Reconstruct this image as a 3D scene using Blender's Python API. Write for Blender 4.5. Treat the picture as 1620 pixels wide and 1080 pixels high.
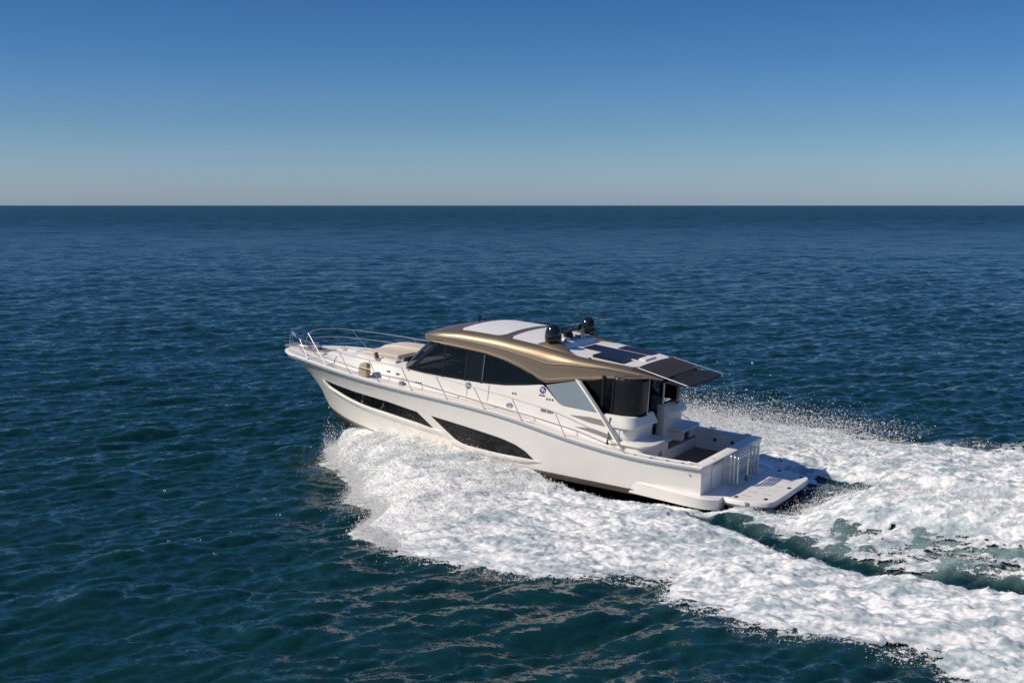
import bpy, bmesh, math, random
import numpy as np
from mathutils import Vector, Matrix, Euler

random.seed(7)
scene = bpy.context.scene
COL = scene.collection
for o in list(bpy.data.objects):
    bpy.data.objects.remove(o)

# ------------------------------------------------------------------ camera
FPX, IMW, IMH = 2000.0, 1620.0, 1080.0
CAMZ = 8.026
PITCH = math.atan(215.0 / FPX)
cam = bpy.data.cameras.new("camera")
cam.sensor_width = 36.0
cam.lens = 36.0 * FPX / IMW
cam.clip_start = 0.5
cam.clip_end = 120000.0
cam_o = bpy.data.objects.new("camera", cam)
COL.objects.link(cam_o)
cam_o.location = (0, 0, CAMZ)
cam_o.rotation_euler = (math.pi / 2 - PITCH, 0, 0)
scene.camera = cam_o

# ------------------------------------------------------------------ sky and sun
SUN_EL, SUN_AZ = math.radians(41.0), math.radians(15.0)      # SUN_AZ: heading of the light, from +x towards +y
Ldir = Vector((math.cos(SUN_AZ) * math.cos(SUN_EL), math.sin(SUN_AZ) * math.cos(SUN_EL), -math.sin(SUN_EL)))
sun_pos = -Ldir
sun = bpy.data.lights.new("sun", 'SUN')
sun.energy = 4.5
sun.angle = math.radians(0.5)
sun.color = (1.0, 0.885, 0.73)
sun_o = bpy.data.objects.new("sun", sun)
COL.objects.link(sun_o)
sun_o.rotation_euler = Ldir.to_track_quat('-Z', 'Y').to_euler()
sun_o.location = (0, 0, 60)

world = bpy.data.worlds.new("World")
scene.world = world
world.use_nodes = True
wn, wl = world.node_tree.nodes, world.node_tree.links
wn.clear()
sky = wn.new('ShaderNodeTexSky')
sky.sky_type = 'NISHITA'
sky.sun_disc = False
sky.sun_elevation = SUN_EL
sky.sun_rotation = math.atan2(sun_pos.x, sun_pos.y)
sky.altitude = 10.0
sky.air_density = 1.0
sky.dust_density = 0.6
sky.ozone_density = 2.5
tc = wn.new('ShaderNodeTexCoord')
sep = wn.new('ShaderNodeSeparateXYZ')
wl.new(tc.outputs['Generated'], sep.inputs[0])
ramp = wn.new('ShaderNodeValToRGB')                           # a polarised sky: deep blue close above the horizon
cr = ramp.color_ramp
cr.elements[0].position = 0.0
cr.elements[0].color = (0.57, 0.745, 1.14, 1)
cr.elements[1].position = 1.0
cr.elements[1].color = (0.30, 0.46, 0.75, 1)
for pos, c in ((0.02, (0.49, 0.66, 1.0)), (0.06, (0.32, 0.505, 0.78)), (0.11, (0.20, 0.40, 0.68)), (0.17, (0.135, 0.31, 0.56)), (0.32, (0.20, 0.38, 0.70)), (0.55, (0.27, 0.47, 0.80))):
    e = cr.elements.new(pos)
    e.color = c + (1,)
wl.new(sep.outputs['Z'], ramp.inputs['Fac'])
mul = wn.new('ShaderNodeMixRGB')
mul.blend_type = 'MULTIPLY'
mul.inputs[0].default_value = 1.0
wl.new(sky.outputs[0], mul.inputs[1])
wl.new(ramp.outputs[0], mul.inputs[2])
bg = wn.new('ShaderNodeBackground')
bg.inputs[1].default_value = 0.12
out = wn.new('ShaderNodeOutputWorld')
wl.new(mul.outputs[0], bg.inputs[0])
wl.new(bg.outputs[0], out.inputs[0])

scene.view_settings.view_transform = 'Standard'
scene.view_settings.look = 'None'
scene.view_settings.exposure = 0.0
scene.view_settings.gamma = 1.0
scene.view_settings.use_curve_mapping = False
scene.render.engine = 'CYCLES'
scene.cycles.max_bounces = 12
scene.cycles.diffuse_bounces = 8
scene.cycles.transmission_bounces = 8
scene.cycles.transparent_max_bounces = 12
scene.cycles.caustics_reflective = False
scene.cycles.caustics_refractive = False
scene.cycles.use_denoising = True
scene.cycles.denoising_input_passes = 'RGB_ALBEDO_NORMAL'
scene.cycles.denoising_prefilter = 'NONE'
scene.cycles.use_adaptive_sampling = False
scene.cycles.sample_clamp_indirect = 1.5

# ------------------------------------------------------------------ materials
def mat(name, color, rough=0.5, metal=0.0, coat=0.0, ior=1.45, noise=0.0, nscale=8.0, bump=0.0, bscale=60.0, spec=0.5):
    m = bpy.data.materials.new(name)
    m.use_nodes = True
    nt = m.node_tree
    b = nt.nodes['Principled BSDF']
    b.inputs['Base Color'].default_value = (*color, 1)
    b.inputs['Roughness'].default_value = rough
    b.inputs['Metallic'].default_value = metal
    b.inputs['Coat Weight'].default_value = coat
    b.inputs['Coat Roughness'].default_value = 0.06
    b.inputs['IOR'].default_value = ior
    b.inputs['Specular IOR Level'].default_value = spec
    t = nt.nodes.new('ShaderNodeTexCoord')
    if noise > 0:
        n = nt.nodes.new('ShaderNodeTexNoise')
        n.inputs['Scale'].default_value = nscale
        n.inputs['Detail'].default_value = 5
        nt.links.new(t.outputs['Object'], n.inputs['Vector'])
        r = nt.nodes.new('ShaderNodeValToRGB')
        r.color_ramp.elements[0].position = 0.3
        r.color_ramp.elements[1].position = 0.7
        r.color_ramp.elements[0].color = tuple(max(0, c * (1 - noise)) for c in color) + (1,)
        r.color_ramp.elements[1].color = tuple(min(1, c * (1 + noise)) for c in color) + (1,)
        nt.links.new(n.outputs['Fac'], r.inputs['Fac'])
        nt.links.new(r.outputs[0], b.inputs['Base Color'])
    if bump > 0:
        n2 = nt.nodes.new('ShaderNodeTexNoise')
        n2.inputs['Scale'].default_value = bscale
        n2.inputs['Detail'].default_value = 3
        nt.links.new(t.outputs['Object'], n2.inputs['Vector'])
        bp = nt.nodes.new('ShaderNodeBump')
        bp.inputs['Strength'].default_value = bump
        bp.inputs['Distance'].default_value = 0.02
        nt.links.new(n2.outputs['Fac'], bp.inputs['Height'])
        nt.links.new(bp.outputs[0], b.inputs['Normal'])
    return m

M = {}
M['hull'] = mat('hull_gelcoat', (0.80, 0.765, 0.70), 0.28, coat=0.35, noise=0.025, nscale=1.3)
M['white'] = mat('deck_gelcoat', (0.76, 0.73, 0.67), 0.42, coat=0.1, noise=0.03, nscale=2.5)
M['nonskid'] = mat('nonskid_gelcoat', (0.70, 0.67, 0.61), 0.75, noise=0.05, nscale=9, bump=0.25, bscale=160)
M['panel'] = mat('roof_white', (0.72, 0.71, 0.68), 0.5, noise=0.03, nscale=3)
M['bronze'] = mat('bronze_paint', (0.29, 0.222, 0.148), 0.44, metal=0.75, coat=0.1, noise=0.04, nscale=30)
M['bronze_aft'] = mat('shaded_bronze', (0.045, 0.037, 0.034), 0.55, spec=0.3)  # darker bronze: shade on the aft-facing fascia is put into the colour
M['bronze_glint'] = mat('bronze_highlight', (0.62, 0.50, 0.36), 0.45, metal=0.3)  # paler bronze that paints the bright highlights along the roof edges
M['bronze_dark'] = mat('dark_bronze_line', (0.06, 0.045, 0.03), 0.4, metal=0.5)  # dark bronze of the thin hull pinstripe
M['antifoul'] = mat('antifouling_paint', (0.012, 0.012, 0.014), 0.6, noise=0.3, nscale=4)
M['stripe'] = mat('boot_stripe', (0.085, 0.07, 0.052), 0.4, metal=0.2)
M['rub'] = mat('rub_rail_grey', (0.27, 0.295, 0.32), 0.45, metal=0.2)
M['black'] = mat('black_gloss', (0.008, 0.009, 0.009), 0.12, coat=0.5)
M['blackglass'] = mat('black_hatch_glass', (0.008, 0.009, 0.011), 0.3, spec=0.3)
M['blackmat'] = mat('black_rubber', (0.012, 0.012, 0.013), 0.6)
M['frame'] = mat('window_frame_black', (0.008, 0.011, 0.013), 0.5, spec=0.25)
M['chrome'] = mat('polished_steel', (0.62, 0.60, 0.56), 0.34, metal=1.0)
M['beigepost'] = mat('cream_enamel', (0.82, 0.74, 0.58), 0.4)
M['canvas'] = mat('dark_canvas', (0.018, 0.020, 0.030), 0.85, spec=0.15, noise=0.25, nscale=5, bump=0.3, bscale=25)
M['curtain'] = mat('smoked_clear_curtain', (0.011, 0.011, 0.013), 0.32, spec=0.35, noise=0.35, nscale=2.5, bump=0.35, bscale=4)
M['solar'] = mat('solar_cells', (0.012, 0.015, 0.034), 0.45, noise=0.25, nscale=14)
M['cushion'] = mat('beige_vinyl', (0.60, 0.535, 0.44), 0.65, noise=0.06, nscale=5, bump=0.25, bscale=12)
M['bag'] = mat('sand_canvas', (0.42, 0.355, 0.24), 0.85, noise=0.15, nscale=12, bump=0.4, bscale=30)
M['grey'] = mat('grey_louvre', (0.22, 0.215, 0.20), 0.55)
M['pale_pane'] = mat('pale_tinted_pane', (0.20, 0.25, 0.285), 0.2, noise=0.05, nscale=1.5)
M['flagblue'] = mat('flag_cloth', (0.02, 0.04, 0.22), 0.7)
M['flagwhite'] = mat('flag_emblem', (0.5, 0.5, 0.62), 0.7)
M['logo'] = mat('logo_blue', (0.015, 0.035, 0.22), 0.4)
M['logoink'] = mat('logo_letters', (0.05, 0.055, 0.09), 0.4)
M['interior'] = mat('interior_trim', (0.13, 0.115, 0.10), 0.6)
M['leather'] = mat('helm_leather', (0.30, 0.285, 0.26), 0.5)
M['walnut'] = mat('walnut_joinery', (0.09, 0.045, 0.022), 0.35, noise=0.3, nscale=6)
M['seam'] = mat('panel_seam', (0.25, 0.235, 0.21), 0.6)
M['red'] = mat('red_lens', (0.35, 0.02, 0.015), 0.3)

def teak_mat():
    m = bpy.data.materials.new('teak_planks')
    m.use_nodes = True
    nt = m.node_tree
    b = nt.nodes['Principled BSDF']
    t = nt.nodes.new('ShaderNodeTexCoord')
    w = nt.nodes.new('ShaderNodeTexWave')
    w.wave_type = 'BANDS'
    w.bands_direction = 'Y'
    w.inputs['Scale'].default_value = 5.0
    w.inputs['Distortion'].default_value = 0.0
    nt.links.new(t.outputs['Object'], w.inputs['Vector'])
    n = nt.nodes.new('ShaderNodeTexNoise')
    mp = nt.nodes.new('ShaderNodeMapping')
    mp.inputs['Scale'].default_value = (1.5, 14, 1)
    nt.links.new(t.outputs['Object'], mp.inputs[0])
    nt.links.new(mp.outputs[0], n.inputs['Vector'])
    n.inputs['Scale'].default_value = 3
    n.inputs['Detail'].default_value = 6
    r = nt.nodes.new('ShaderNodeValToRGB')
    r.color_ramp.elements[0].color = (0.17, 0.10, 0.055, 1)
    r.color_ramp.elements[1].color = (0.38, 0.24, 0.135, 1)
    nt.links.new(n.outputs['Fac'], r.inputs['Fac'])
    r2 = nt.nodes.new('ShaderNodeValToRGB')
    r2.color_ramp.elements[0].position = 0.02
    r2.color_ramp.elements[1].position = 0.10
    r2.color_ramp.elements[0].color = (0.08, 0.08, 0.08, 1)
    nt.links.new(w.outputs['Fac'], r2.inputs['Fac'])
    mx = nt.nodes.new('ShaderNodeMixRGB')
    mx.blend_type = 'MULTIPLY'
    mx.inputs[0].default_value = 1
    nt.links.new(r.outputs[0], mx.inputs[1])
    nt.links.new(r2.outputs[0], mx.inputs[2])
    nt.links.new(mx.outputs[0], b.inputs['Base Color'])
    b.inputs['Roughness'].default_value = 0.6
    return m
M['teak'] = teak_mat()

def glass_mat(name, tint, gloss=0.9):
    m = bpy.data.materials.new(name)
    m.use_nodes = True
    nt = m.node_tree
    nt.nodes.clear()
    o = nt.nodes.new('ShaderNodeOutputMaterial')
    tr = nt.nodes.new('ShaderNodeBsdfTransparent')
    tr.inputs[0].default_value = (*tint, 1)
    g = nt.nodes.new('ShaderNodeBsdfGlossy')
    g.inputs['Roughness'].default_value = 0.03
    g.inputs[0].default_value = (gloss, gloss, gloss, 1)
    f = nt.nodes.new('ShaderNodeFresnel')
    f.inputs['IOR'].default_value = 1.5
    t = nt.nodes.new('ShaderNodeTexCoord')
    n = nt.nodes.new('ShaderNodeTexNoise')
    n.inputs['Scale'].default_value = 0.9
    bp = nt.nodes.new('ShaderNodeBump')
    bp.inputs['Strength'].default_value = 0.06
    bp.inputs['Distance'].default_value = 0.1
    nt.links.new(t.outputs['Object'], n.inputs['Vector'])
    nt.links.new(n.outputs['Fac'], bp.inputs['Height'])
    nt.links.new(bp.outputs[0], g.inputs['Normal'])
    mx = nt.nodes.new('ShaderNodeMixShader')
    nt.links.new(f.outputs[0], mx.inputs[0])
    nt.links.new(tr.outputs[0], mx.inputs[1])
    nt.links.new(g.outputs[0], mx.inputs[2])
    nt.links.new(mx.outputs[0], o.inputs[0])
    return m
M['glass'] = glass_mat('tinted_cabin_glass', (0.17, 0.21, 0.235), .5)
M['clearglass'] = glass_mat('windscreen_glass', (0.55, 0.60, 0.60), .4)
M['hullglass'] = mat('black_hull_glass', (0.006, 0.007, 0.008), 0.05, coat=0.0)
M['darkpane'] = mat('blacked_out_pane', (0.006, 0.009, 0.012), 0.08, spec=0.22)
M['smoke'] = glass_mat('smoked_saloon_glass', (0.06, 0.06, 0.06), .6)

# ------------------------------------------------------------------ mesh helpers
class MB:
    def __init__(s):
        s.v, s.f, s.m = [], [], []
    def grid(s, rows, mi=0, close=False, flip=False, mfun=None):
        b = len(s.v)
        n = len(rows[0])
        for r in rows:
            s.v.extend([tuple(p) for p in r])
        for i in range(len(rows) - 1):
            for j in range(n if close else n - 1):
                k = (j + 1) % n
                q = (b + i * n + j, b + i * n + k, b + (i + 1) * n + k, b + (i + 1) * n + j)
                s.f.append(q[::-1] if flip else q)
                s.m.append(mfun(i, j) if mfun else mi)
        return b
    def poly(s, pts, mi=0):
        b = len(s.v)
        s.v.extend([tuple(p) for p in pts])
        s.f.append(tuple(range(b, b + len(pts))))
        s.m.append(mi)
    def box(s, x0, x1, y0, y1, z0, z1, mi=0):
        b = len(s.v)
        s.v.extend([(x0, y0, z0), (x1, y0, z0), (x1, y1, z0), (x0, y1, z0), (x0, y0, z1), (x1, y0, z1), (x1, y1, z1), (x0, y1, z1)])
        for q in ((0, 3, 2, 1), (4, 5, 6, 7), (0, 1, 5, 4), (1, 2, 6, 5), (2, 3, 7, 6), (3, 0, 4, 7)):
            s.f.append(tuple(b + i for i in q))
            s.m.append(mi)
    def prism(s, pts, axis, a, b_, mi=0):
        """closed outline pts (2-D) pushed along axis from a to b_"""
        def mk(p, t):
            return {'x': (t, p[0], p[1]), 'y': (p[0], t, p[1]), 'z': (p[0], p[1], t)}[axis]
        n = len(pts)
        b = len(s.v)
        s.v.extend([mk(p, a) for p in pts] + [mk(p, b_) for p in pts])
        s.f.append(tuple(range(b, b + n)))
        s.f.append(tuple(range(b + 2 * n - 1, b + n - 1, -1)))
        s.m += [mi, mi]
        for i in range(n):
            j = (i + 1) % n
            s.f.append((b + j, b + i, b + n + i, b + n + j))
            s.m.append(mi)
    def tube(s, pts, r, n=8, mi=0, cap=True):
        P = [Vector(p) for p in pts]
        rows = []
        up = None
        for i, p in enumerate(P):
            d = (P[min(i + 1, len(P) - 1)] - P[max(i - 1, 0)]).normalized()
            if up is None:
                up = d.orthogonal().normalized()
            a = (up - d * up.dot(d))
            a = a.normalized() if a.length > 1e-6 else d.orthogonal().normalized()
            up = a
            c = d.cross(a)
            rr = r[i] if isinstance(r, (list, tuple)) else r
            rows.append([p + (a * math.cos(t) + c * math.sin(t)) * rr for t in [2 * math.pi * k / n for k in range(n)]])
        b = s.grid(rows, mi, close=True)
        if cap:
            s.f.append(tuple(range(b, b + n))[::-1])
            e = b + (len(rows) - 1) * n
            s.f.append(tuple(range(e, e + n)))
            s.m += [mi, mi]
    def lathe(s, prof, c, n=24, mi=0, axis=(0, 0, 1)):
        """prof: list of (radius, height) along axis from point c"""
        a = Vector(axis).normalized()
        u = a.orthogonal().normalized()
        w = a.cross(u)
        c = Vector(c)
        rows = [[c + a * h + (u * math.cos(t) + w * math.sin(t)) * max(r, 1e-4) for t in [2 * math.pi * k / n for k in range(n)]] for r, h in prof]
        s.grid(rows, mi, close=True)
    def build(s, name, mats, parent=None, bevel=0.0, smooth=True, ang=38, weld=False, solid=0.0, seg=2):
        me = bpy.data.meshes.new(name)
        me.from_pydata([tuple(map(float, p)) for p in s.v], [], s.f)
        if not isinstance(mats, (list, tuple)):
            mats = [mats]
        for m_ in mats:
            me.materials.append(m_)
        me.polygons.foreach_set('material_index', s.m)
        bm = bmesh.new()
        bm.from_mesh(me)
        if weld or bevel > 0:
            bmesh.ops.remove_doubles(bm, verts=bm.verts, dist=1e-4)
        bmesh.ops.recalc_face_normals(bm, faces=bm.faces)
        if bevel > 0:
            es = [e for e in bm.edges if len(e.link_faces) == 2 and e.calc_face_angle(0) > math.radians(30)]
            bmesh.ops.bevel(bm, geom=es, offset=bevel, segments=seg, affect='EDGES', profile=0.5, clamp_overlap=True)
        bm.to_mesh(me)
        bm.free()
        if smooth:
            me.polygons.foreach_set('use_smooth', [True] * len(me.polygons))
            me.set_sharp_from_angle(angle=math.radians(ang))
        ob = bpy.data.objects.new(name, me)
        COL.objects.link(ob)
        if parent:
            ob.parent = parent
        if solid:
            md = ob.modifiers.new('thickness', 'SOLIDIFY')
            md.thickness = solid
            md.offset = -1
        return ob

def tag(o, label=None, cat=None, group=None, kind=None):
    for k, v in (('label', label), ('category', cat), ('group', group), ('kind', kind)):
        if v:
            o[k] = v
    return o

def rbox(name, x0, x1, y0, y1, z0, z1, m, parent, bevel=0.02, seg=2):
    b = MB()
    b.box(x0, x1, y0, y1, z0, z1)
    return b.build(name, m, parent, bevel=bevel, seg=seg)

def lerp(a, b, t):
    return a + (b - a) * t

def resample(pts, n):
    """n points spread evenly along a polyline, rounded by a Catmull pass"""
    P = np.array(pts, float)
    d = np.concatenate([[0], np.cumsum(np.linalg.norm(np.diff(P, axis=0), axis=1))])
    t = np.linspace(0, d[-1], n)
    return np.stack([np.interp(t, d, P[:, k]) for k in range(P.shape[1])], 1)

def smooth_interp(xs, ys, sig, lo, hi, n=600):
    X = np.linspace(lo, hi, n)
    Y = np.interp(X, xs, ys)
    st = (hi - lo) / (n - 1)
    h = int(4 * sig / st) + 1
    k = np.exp(-.5 * (np.arange(-h, h + 1) * st / sig) ** 2)
    k /= k.sum()
    Y = np.convolve(np.pad(Y, h, 'edge'), k, 'valid')
    return lambda x: float(np.interp(x, X, Y))

# ------------------------------------------------------------------ boat frame
A_, T_, RO_ = 0.527, 0.074, 0.02
BX, BY, BZ = 6.143, 35.136, -0.35
def rot_boat(p):
    x, y, z = p
    y, z = y * math.cos(RO_) + z * math.sin(RO_), -y * math.sin(RO_) + z * math.cos(RO_)
    xx = x * math.cos(T_) - z * math.sin(T_)
    zz = x * math.sin(T_) + z * math.cos(T_)
    return Vector((-math.cos(A_) * xx - math.sin(A_) * y, math.sin(A_) * xx - math.cos(A_) * y, zz))
cx, cy, cz = rot_boat((1, 0, 0)), rot_boat((0, 1, 0)), rot_boat((0, 0, 1))
BOAT = Matrix(((cx.x, cy.x, cz.x, BX), (cx.y, cy.y, cz.y, BY), (cx.z, cy.z, cz.z, BZ), (0, 0, 0, 1)))
FW = np.array([-math.cos(A_), math.sin(A_)])
PT = np.array([-math.sin(A_), -math.cos(A_)])

yacht = bpy.data.objects.new('motor_yacht', None)
COL.objects.link(yacht)
yacht.matrix_world = BOAT
tag(yacht, 'white motor yacht with a bronze hardtop roof planing fast across the open sea', 'yacht')

# ------------------------------------------------------------------ hull
zs = smooth_interp([0, 2, 4, 6, 8, 10, 12, 14, 16.3], [1.453, 1.42, 1.62, 1.955, 2.102, 2.18, 2.277, 2.40, 2.356], 0.6, -3, 19.5)
LB = 16.0
def Bh(x):
    if x <= 5:
        return 2.5 - .126 * ((5 - x) / 5) ** 2
    s = min(1, (x - 5) / (LB - 5))
    return .227 + 2.273 * max(0, 1 - s ** 3.18) ** (1 / 1.65)
def Bc(u):
    return 2.32 * max(0., 1 - u ** 4.2) ** .85 - .04 * (1 - u)
UU = [0, .3, .6, .75, .88, 1]
def hull_pt(u, r):
    u = min(1, max(0., u))
    S = np.array([LB * u, Bh(LB * u), zs(LB * u)])
    fl = .045 + .75 * max(0, u - .3) ** 1.8
    dr = .22 + .16 * u + .33 * u ** 7
    K = np.array([LB * u - .97 * u ** 9, max(.012, S[1] - fl), S[2] - dr])
    yb = Bc(u)
    BT = np.array([14.36 * u, max(.010, yb), np.interp(u, UU, [.5, .49, .42, .43, .52, .66])])
    CH = np.array([14.20 * u, max(.009, yb - .03 * (1 - u)), np.interp(u, UU, [.38, .38, .31, .32, .4, .5])])
    KE = np.array([13.2 * u, .008, -.62 + .15 * u ** 6])
    C = [KE, CH, BT, K, S]
    i = min(3, int(r))
    f = r - i
    p = C[i] * (1 - f) + C[i + 1] * f
    if i == 2:
        p = p.copy()
        p[1] = max(.010, p[1] - .36 * max(0, u - .45) * math.sin(math.pi * f) * (1 - u) ** .35)
    return p
def hull_n(u, r):
    a = hull_pt(u + .004, r) - hull_pt(u - .004, r)
    b = hull_pt(u, r + .02) - hull_pt(u, r - .02)
    n = np.cross(a, b)
    n /= (np.linalg.norm(n) + 1e-9)
    return n if n[1] > 0 else -n
def hull_out(u, r, d, side=1):
    p = hull_pt(u, r) + hull_n(u, r) * d
    return (p[0], p[1] * side, p[2])

NU = 110
us = [1 - (1 - i / NU) ** 1.35 for i in range(NU + 1)]
rs = [0, .5, 1, 1.33, 1.66, 2] + [2 + k / 12 for k in range(1, 13)] + [3.25, 3.5, 3.75, 4]
hb = MB()
for sd in (1, -1):
    rows = [[(lambda p: (p[0], p[1] * sd, p[2]))(hull_pt(u, r)) for r in rs] for u in us]
    hb.grid(rows, mfun=lambda i, j: 1 if rs[j] < 1 else (2 if rs[j] < 2 else 0))
# transom and stem closing
tr = [hull_pt(0, r) for r in rs]
hb.poly([tuple(p) for p in tr] + [(p[0], -p[1], p[2]) for p in tr[::-1]], 0)
bw = [hull_pt(1, r) for r in rs]
for a, b in zip(bw[:-1], bw[1:]):
    hb.poly([(a[0], a[1], a[2]), (b[0], b[1], b[2]), (b[0], -b[1], b[2]), (a[0], -a[1], a[2])], 0)
hull = hb.build('hull', [M['hull'], M['antifoul'], M['stripe']], yacht, weld=True, ang=30)

def hull_patch(name, up, lo, m, parent, side, d=0.006, n=40, k=5, solid=0.0):
    U, Lw = resample(up, n), resample(lo, n)
    mb = MB()
    rows = []
    for a, b in zip(U, Lw):
        rows.append([hull_out(lerp(a[0], b[0], t / k), lerp(a[1], b[1], t / k), d, side) for t in range(k + 1)])
    mb.grid(rows)
    return mb.build(name, m, parent, solid=solid)
w1u = [(0.8619, 2.93), (0.8169, 2.897), (0.7585, 2.88), (0.6644, 2.864), (0.5912, 2.795)]
w1l = [(0.8635, 2.92), (0.854, 2.799), (0.8113, 2.69), (0.7633, 2.621), (0.6903, 2.6), (0.6048, 2.547), (0.5691, 2.489)]
w2u = [(0.5568, 2.782), (0.4719, 2.725), (0.4011, 2.662), (0.3716, 2.592), (0.3548, 2.484), (0.3426, 2.309)]
w2l = [(0.5568, 2.77), (0.5384, 2.533), (0.525, 2.374), (0.5062, 2.29), (0.459, 2.281), (0.421, 2.266), (0.3428, 2.305)]
lip = [(0.87, 2.918), (0.8621, 2.75), (0.8197, 2.628), (0.77, 2.564), (0.697, 2.531), (0.6096, 2.487), (0.5486, 2.461), (0.5336, 2.309), (0.5098, 2.236), (0.4626, 2.22), (0.4246, 2.199), (0.327, 2.277)]
def round_line(pts, n=70):
    P = resample(pts, n)
    for _ in range(3):
        Q = P.copy()
        Q[1:-1] = .25 * P[:-2] + .5 * P[1:-1] + .25 * P[2:]
        P = Q
    return P
for sd in (1, -1):
    hull_patch('hull_window', round_line(w1u), round_line(w1l), M['hullglass'], hull, sd, 0.008)
    hull_patch('hull_window', round_line(w2u), round_line(w2l), M['hullglass'], hull, sd, 0.008)
    lp = MB()
    P = round_line(lip, 90)
    rows = []
    for i, (u, r) in enumerate(P):
        w = min(1, i / 4, (len(P) - 1 - i) / 4) + .05
        rows.append([hull_out(u, r + .035, 0.004, sd), hull_out(u, r + .03, 0.004 + .05 * w, sd), hull_out(u, r - .02, 0.004 + .055 * w, sd), hull_out(u, r - .10 * w, 0.003, sd)])
    lp.grid(rows)
    lp.build('window_ledge', M['hull'], hull, ang=50)
    # rub rail along the sheer
    rb = MB()
    rb.tube([hull_out(u, 3.97, 0.008, sd) for u in np.linspace(0.0, .93, 80)], 0.042, 8)
    rb.build('rub_rail', M['rub'], hull)
    # spray chine line under the stripe
    ch = MB()
    ch.tube([hull_out(u, 2.03, 0.006, sd) for u in np.linspace(0.02, .985, 80)], 0.014, 6)
    ch.build('pinstripe', M['bronze_dark'], hull)
    # moulded side wing running into the swim platform
    wg = MB()
    rows = []
    for x in np.linspace(2.15, -0.52, 20):
        t = (2.15 - x) / 2.67
        y = 2.31 + .03 * t
        o = -.02 + .19 * min(1, t * 1.5) ** .8
        z1 = .80 - .085 * t
        if x < 0:
            y -= .25 * (-x / .52) ** 2
        rows.append([(x, sd * (y - .25), z1 + .005), (x, sd * (y + o - .03), z1), (x, sd * (y + o), z1 - .03), (x, sd * (y + o - .03), .42), (x, sd * (y - .3), .34)])
    wg.grid(rows)
    wg.poly(rows[-1])
    wg.poly(rows[0])
    wg.build('side_wing', M['hull'], hull, ang=30)
    for u_, r_ in ((0.0202, 3.12),):
        v = MB()
        p = hull_out(u_, r_, 0.004, sd)
        v.lathe([(0.028, 0), (0.028, .012), (0.015, .012), (0.0, .004)], p, 12, axis=(0, sd, 0))
        v.build('drain_fitting', M['chrome'], hull)

# ------------------------------------------------------------------ gunwale and deck
def zd(x):
    return zs(x) + .04
gw = MB()
xs = [LB * u for u in us]
for sd in (1, -1):
    rows = []
    for u in us:
        x = LB * u
        b = Bh(x)
        z = zs(x)
        i2 = min(.42, b - .01)
        xi = x - .10 * u ** 12
        rows.append([(x, sd * b, z - .015), (x, sd * (b - .008), z + .022), (xi, sd * (b - .04 * min(1, b / .3)), z + .045), (xi, sd * (b - .13 * min(1, b / .3)), z + .05), (xi, sd * (b - .17 * min(1, b / .3)), z + .04), (xi, sd * (b - i2), z + .036)])
    gw.grid(rows)
# bow cap
tip = [(LB, y, zs(LB) + .05) for y in np.linspace(-.227, .227, 5)]
gw.poly([(LB, -.227, zs(LB) - .015), (LB, .227, zs(LB) - .015), (LB, .21, zs(LB) + .045), (LB, -.21, zs(LB) + .045)])
gw.poly([(LB, -.21, zs(LB) + .045), (LB, .21, zs(LB) + .045), (LB - .2, .12, zs(LB) + .045), (LB - .2, -.12, zs(LB) + .045)])
gunwale = gw.build('gunwale', M['white'], yacht, weld=True, ang=50)

dk = MB()
rows = []
for x in np.linspace(3.1, 15.95, 60):
    b = max(.02, Bh(x) - .40 if x < 15 else (Bh(x) - .40 * max(.2, (16.1 - x) / 1.1)))
    z = zs(x) + .030
    rows.append([(x, y * b, z + .03 * (1 - y * y)) for y in (-1, -.5, 0, .5, 1)])
dk.grid(rows)
deck = dk.build('deck', M['nonskid'], yacht)

# ------------------------------------------------------------------ cabin side and foredeck trunk
def yb(x):
    return min(1.93, Bh(x) - .5)
def yc(x, z):
    return yb(x) - .13 * (z - 2.1)
zsill = smooth_interp([3.0, 3.2, 4.58, 5.2, 5.72, 6.45, 7.13, 7.84, 8.65, 9.93, 10.2], [2.36, 2.38, 2.42, 2.93, 2.83, 2.72, 2.68, 2.67, 2.67, 2.70, 2.71], .07, 2, 11)
ysh = smooth_interp([9.5, 10, 11, 12, 13, 13.6, 14.0], [1.86, 1.80, 1.50, 1.18, .86, .62, .35], .25, 8, 15)
zsh = smooth_interp([9.5, 10, 11, 12, 13, 13.5, 14.05], [2.70, 2.70, 2.68, 2.66, 2.62, 2.56, 2.44], .2, 8, 15)
cb = MB()
rows = []
for x in [3.0 + i * .1 for i in range(72)]:
    zb = zd(x) - .03
    zt = zsill(x)
    cs = []
    for t in np.linspace(0, 1, 9):
        z = lerp(zb, zt, t)
        cs.append((x, yc(x, z) + (.035 * (1 - t) ** 6), z))
    rows.append(cs)
for sd in (1, -1):
    cb.grid([[(p[0], p[1] * sd, p[2]) for p in r] for r in rows])
# the foredeck trunk: side, rounded shoulder, crowned top
def trunk_row(x):
    zb = zd(x) - .03
    b = min(yb(x), 3 * (14.35 - x) + .05) if x > 13.4 else yb(x)
    b = max(.04, b)
    s_ = min(ysh(x), b - .02)
    zt = max(zb + .02, zsh(x))
    h = [(b, zb), (lerp(b, s_, .28), lerp(zb, zt, .42)), (lerp(b, s_, .62), lerp(zb, zt, .78)), (s_ + .05, zt - .03), (s_ - .03, zt), (s_ * .6, zt + .035), (0, zt + .05)]
    return [(x, y, z) for y, z in h] + [(x, -y, z) for y, z in h[-2::-1]]
xt = [10.1 + i * .1 for i in range(42)]
rows = [trunk_row(x) for x in xt]
cb.grid(rows)
cb.poly(rows[-1])
cabin = cb.build('cabin', M['white'], yacht, ang=45)
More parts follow.
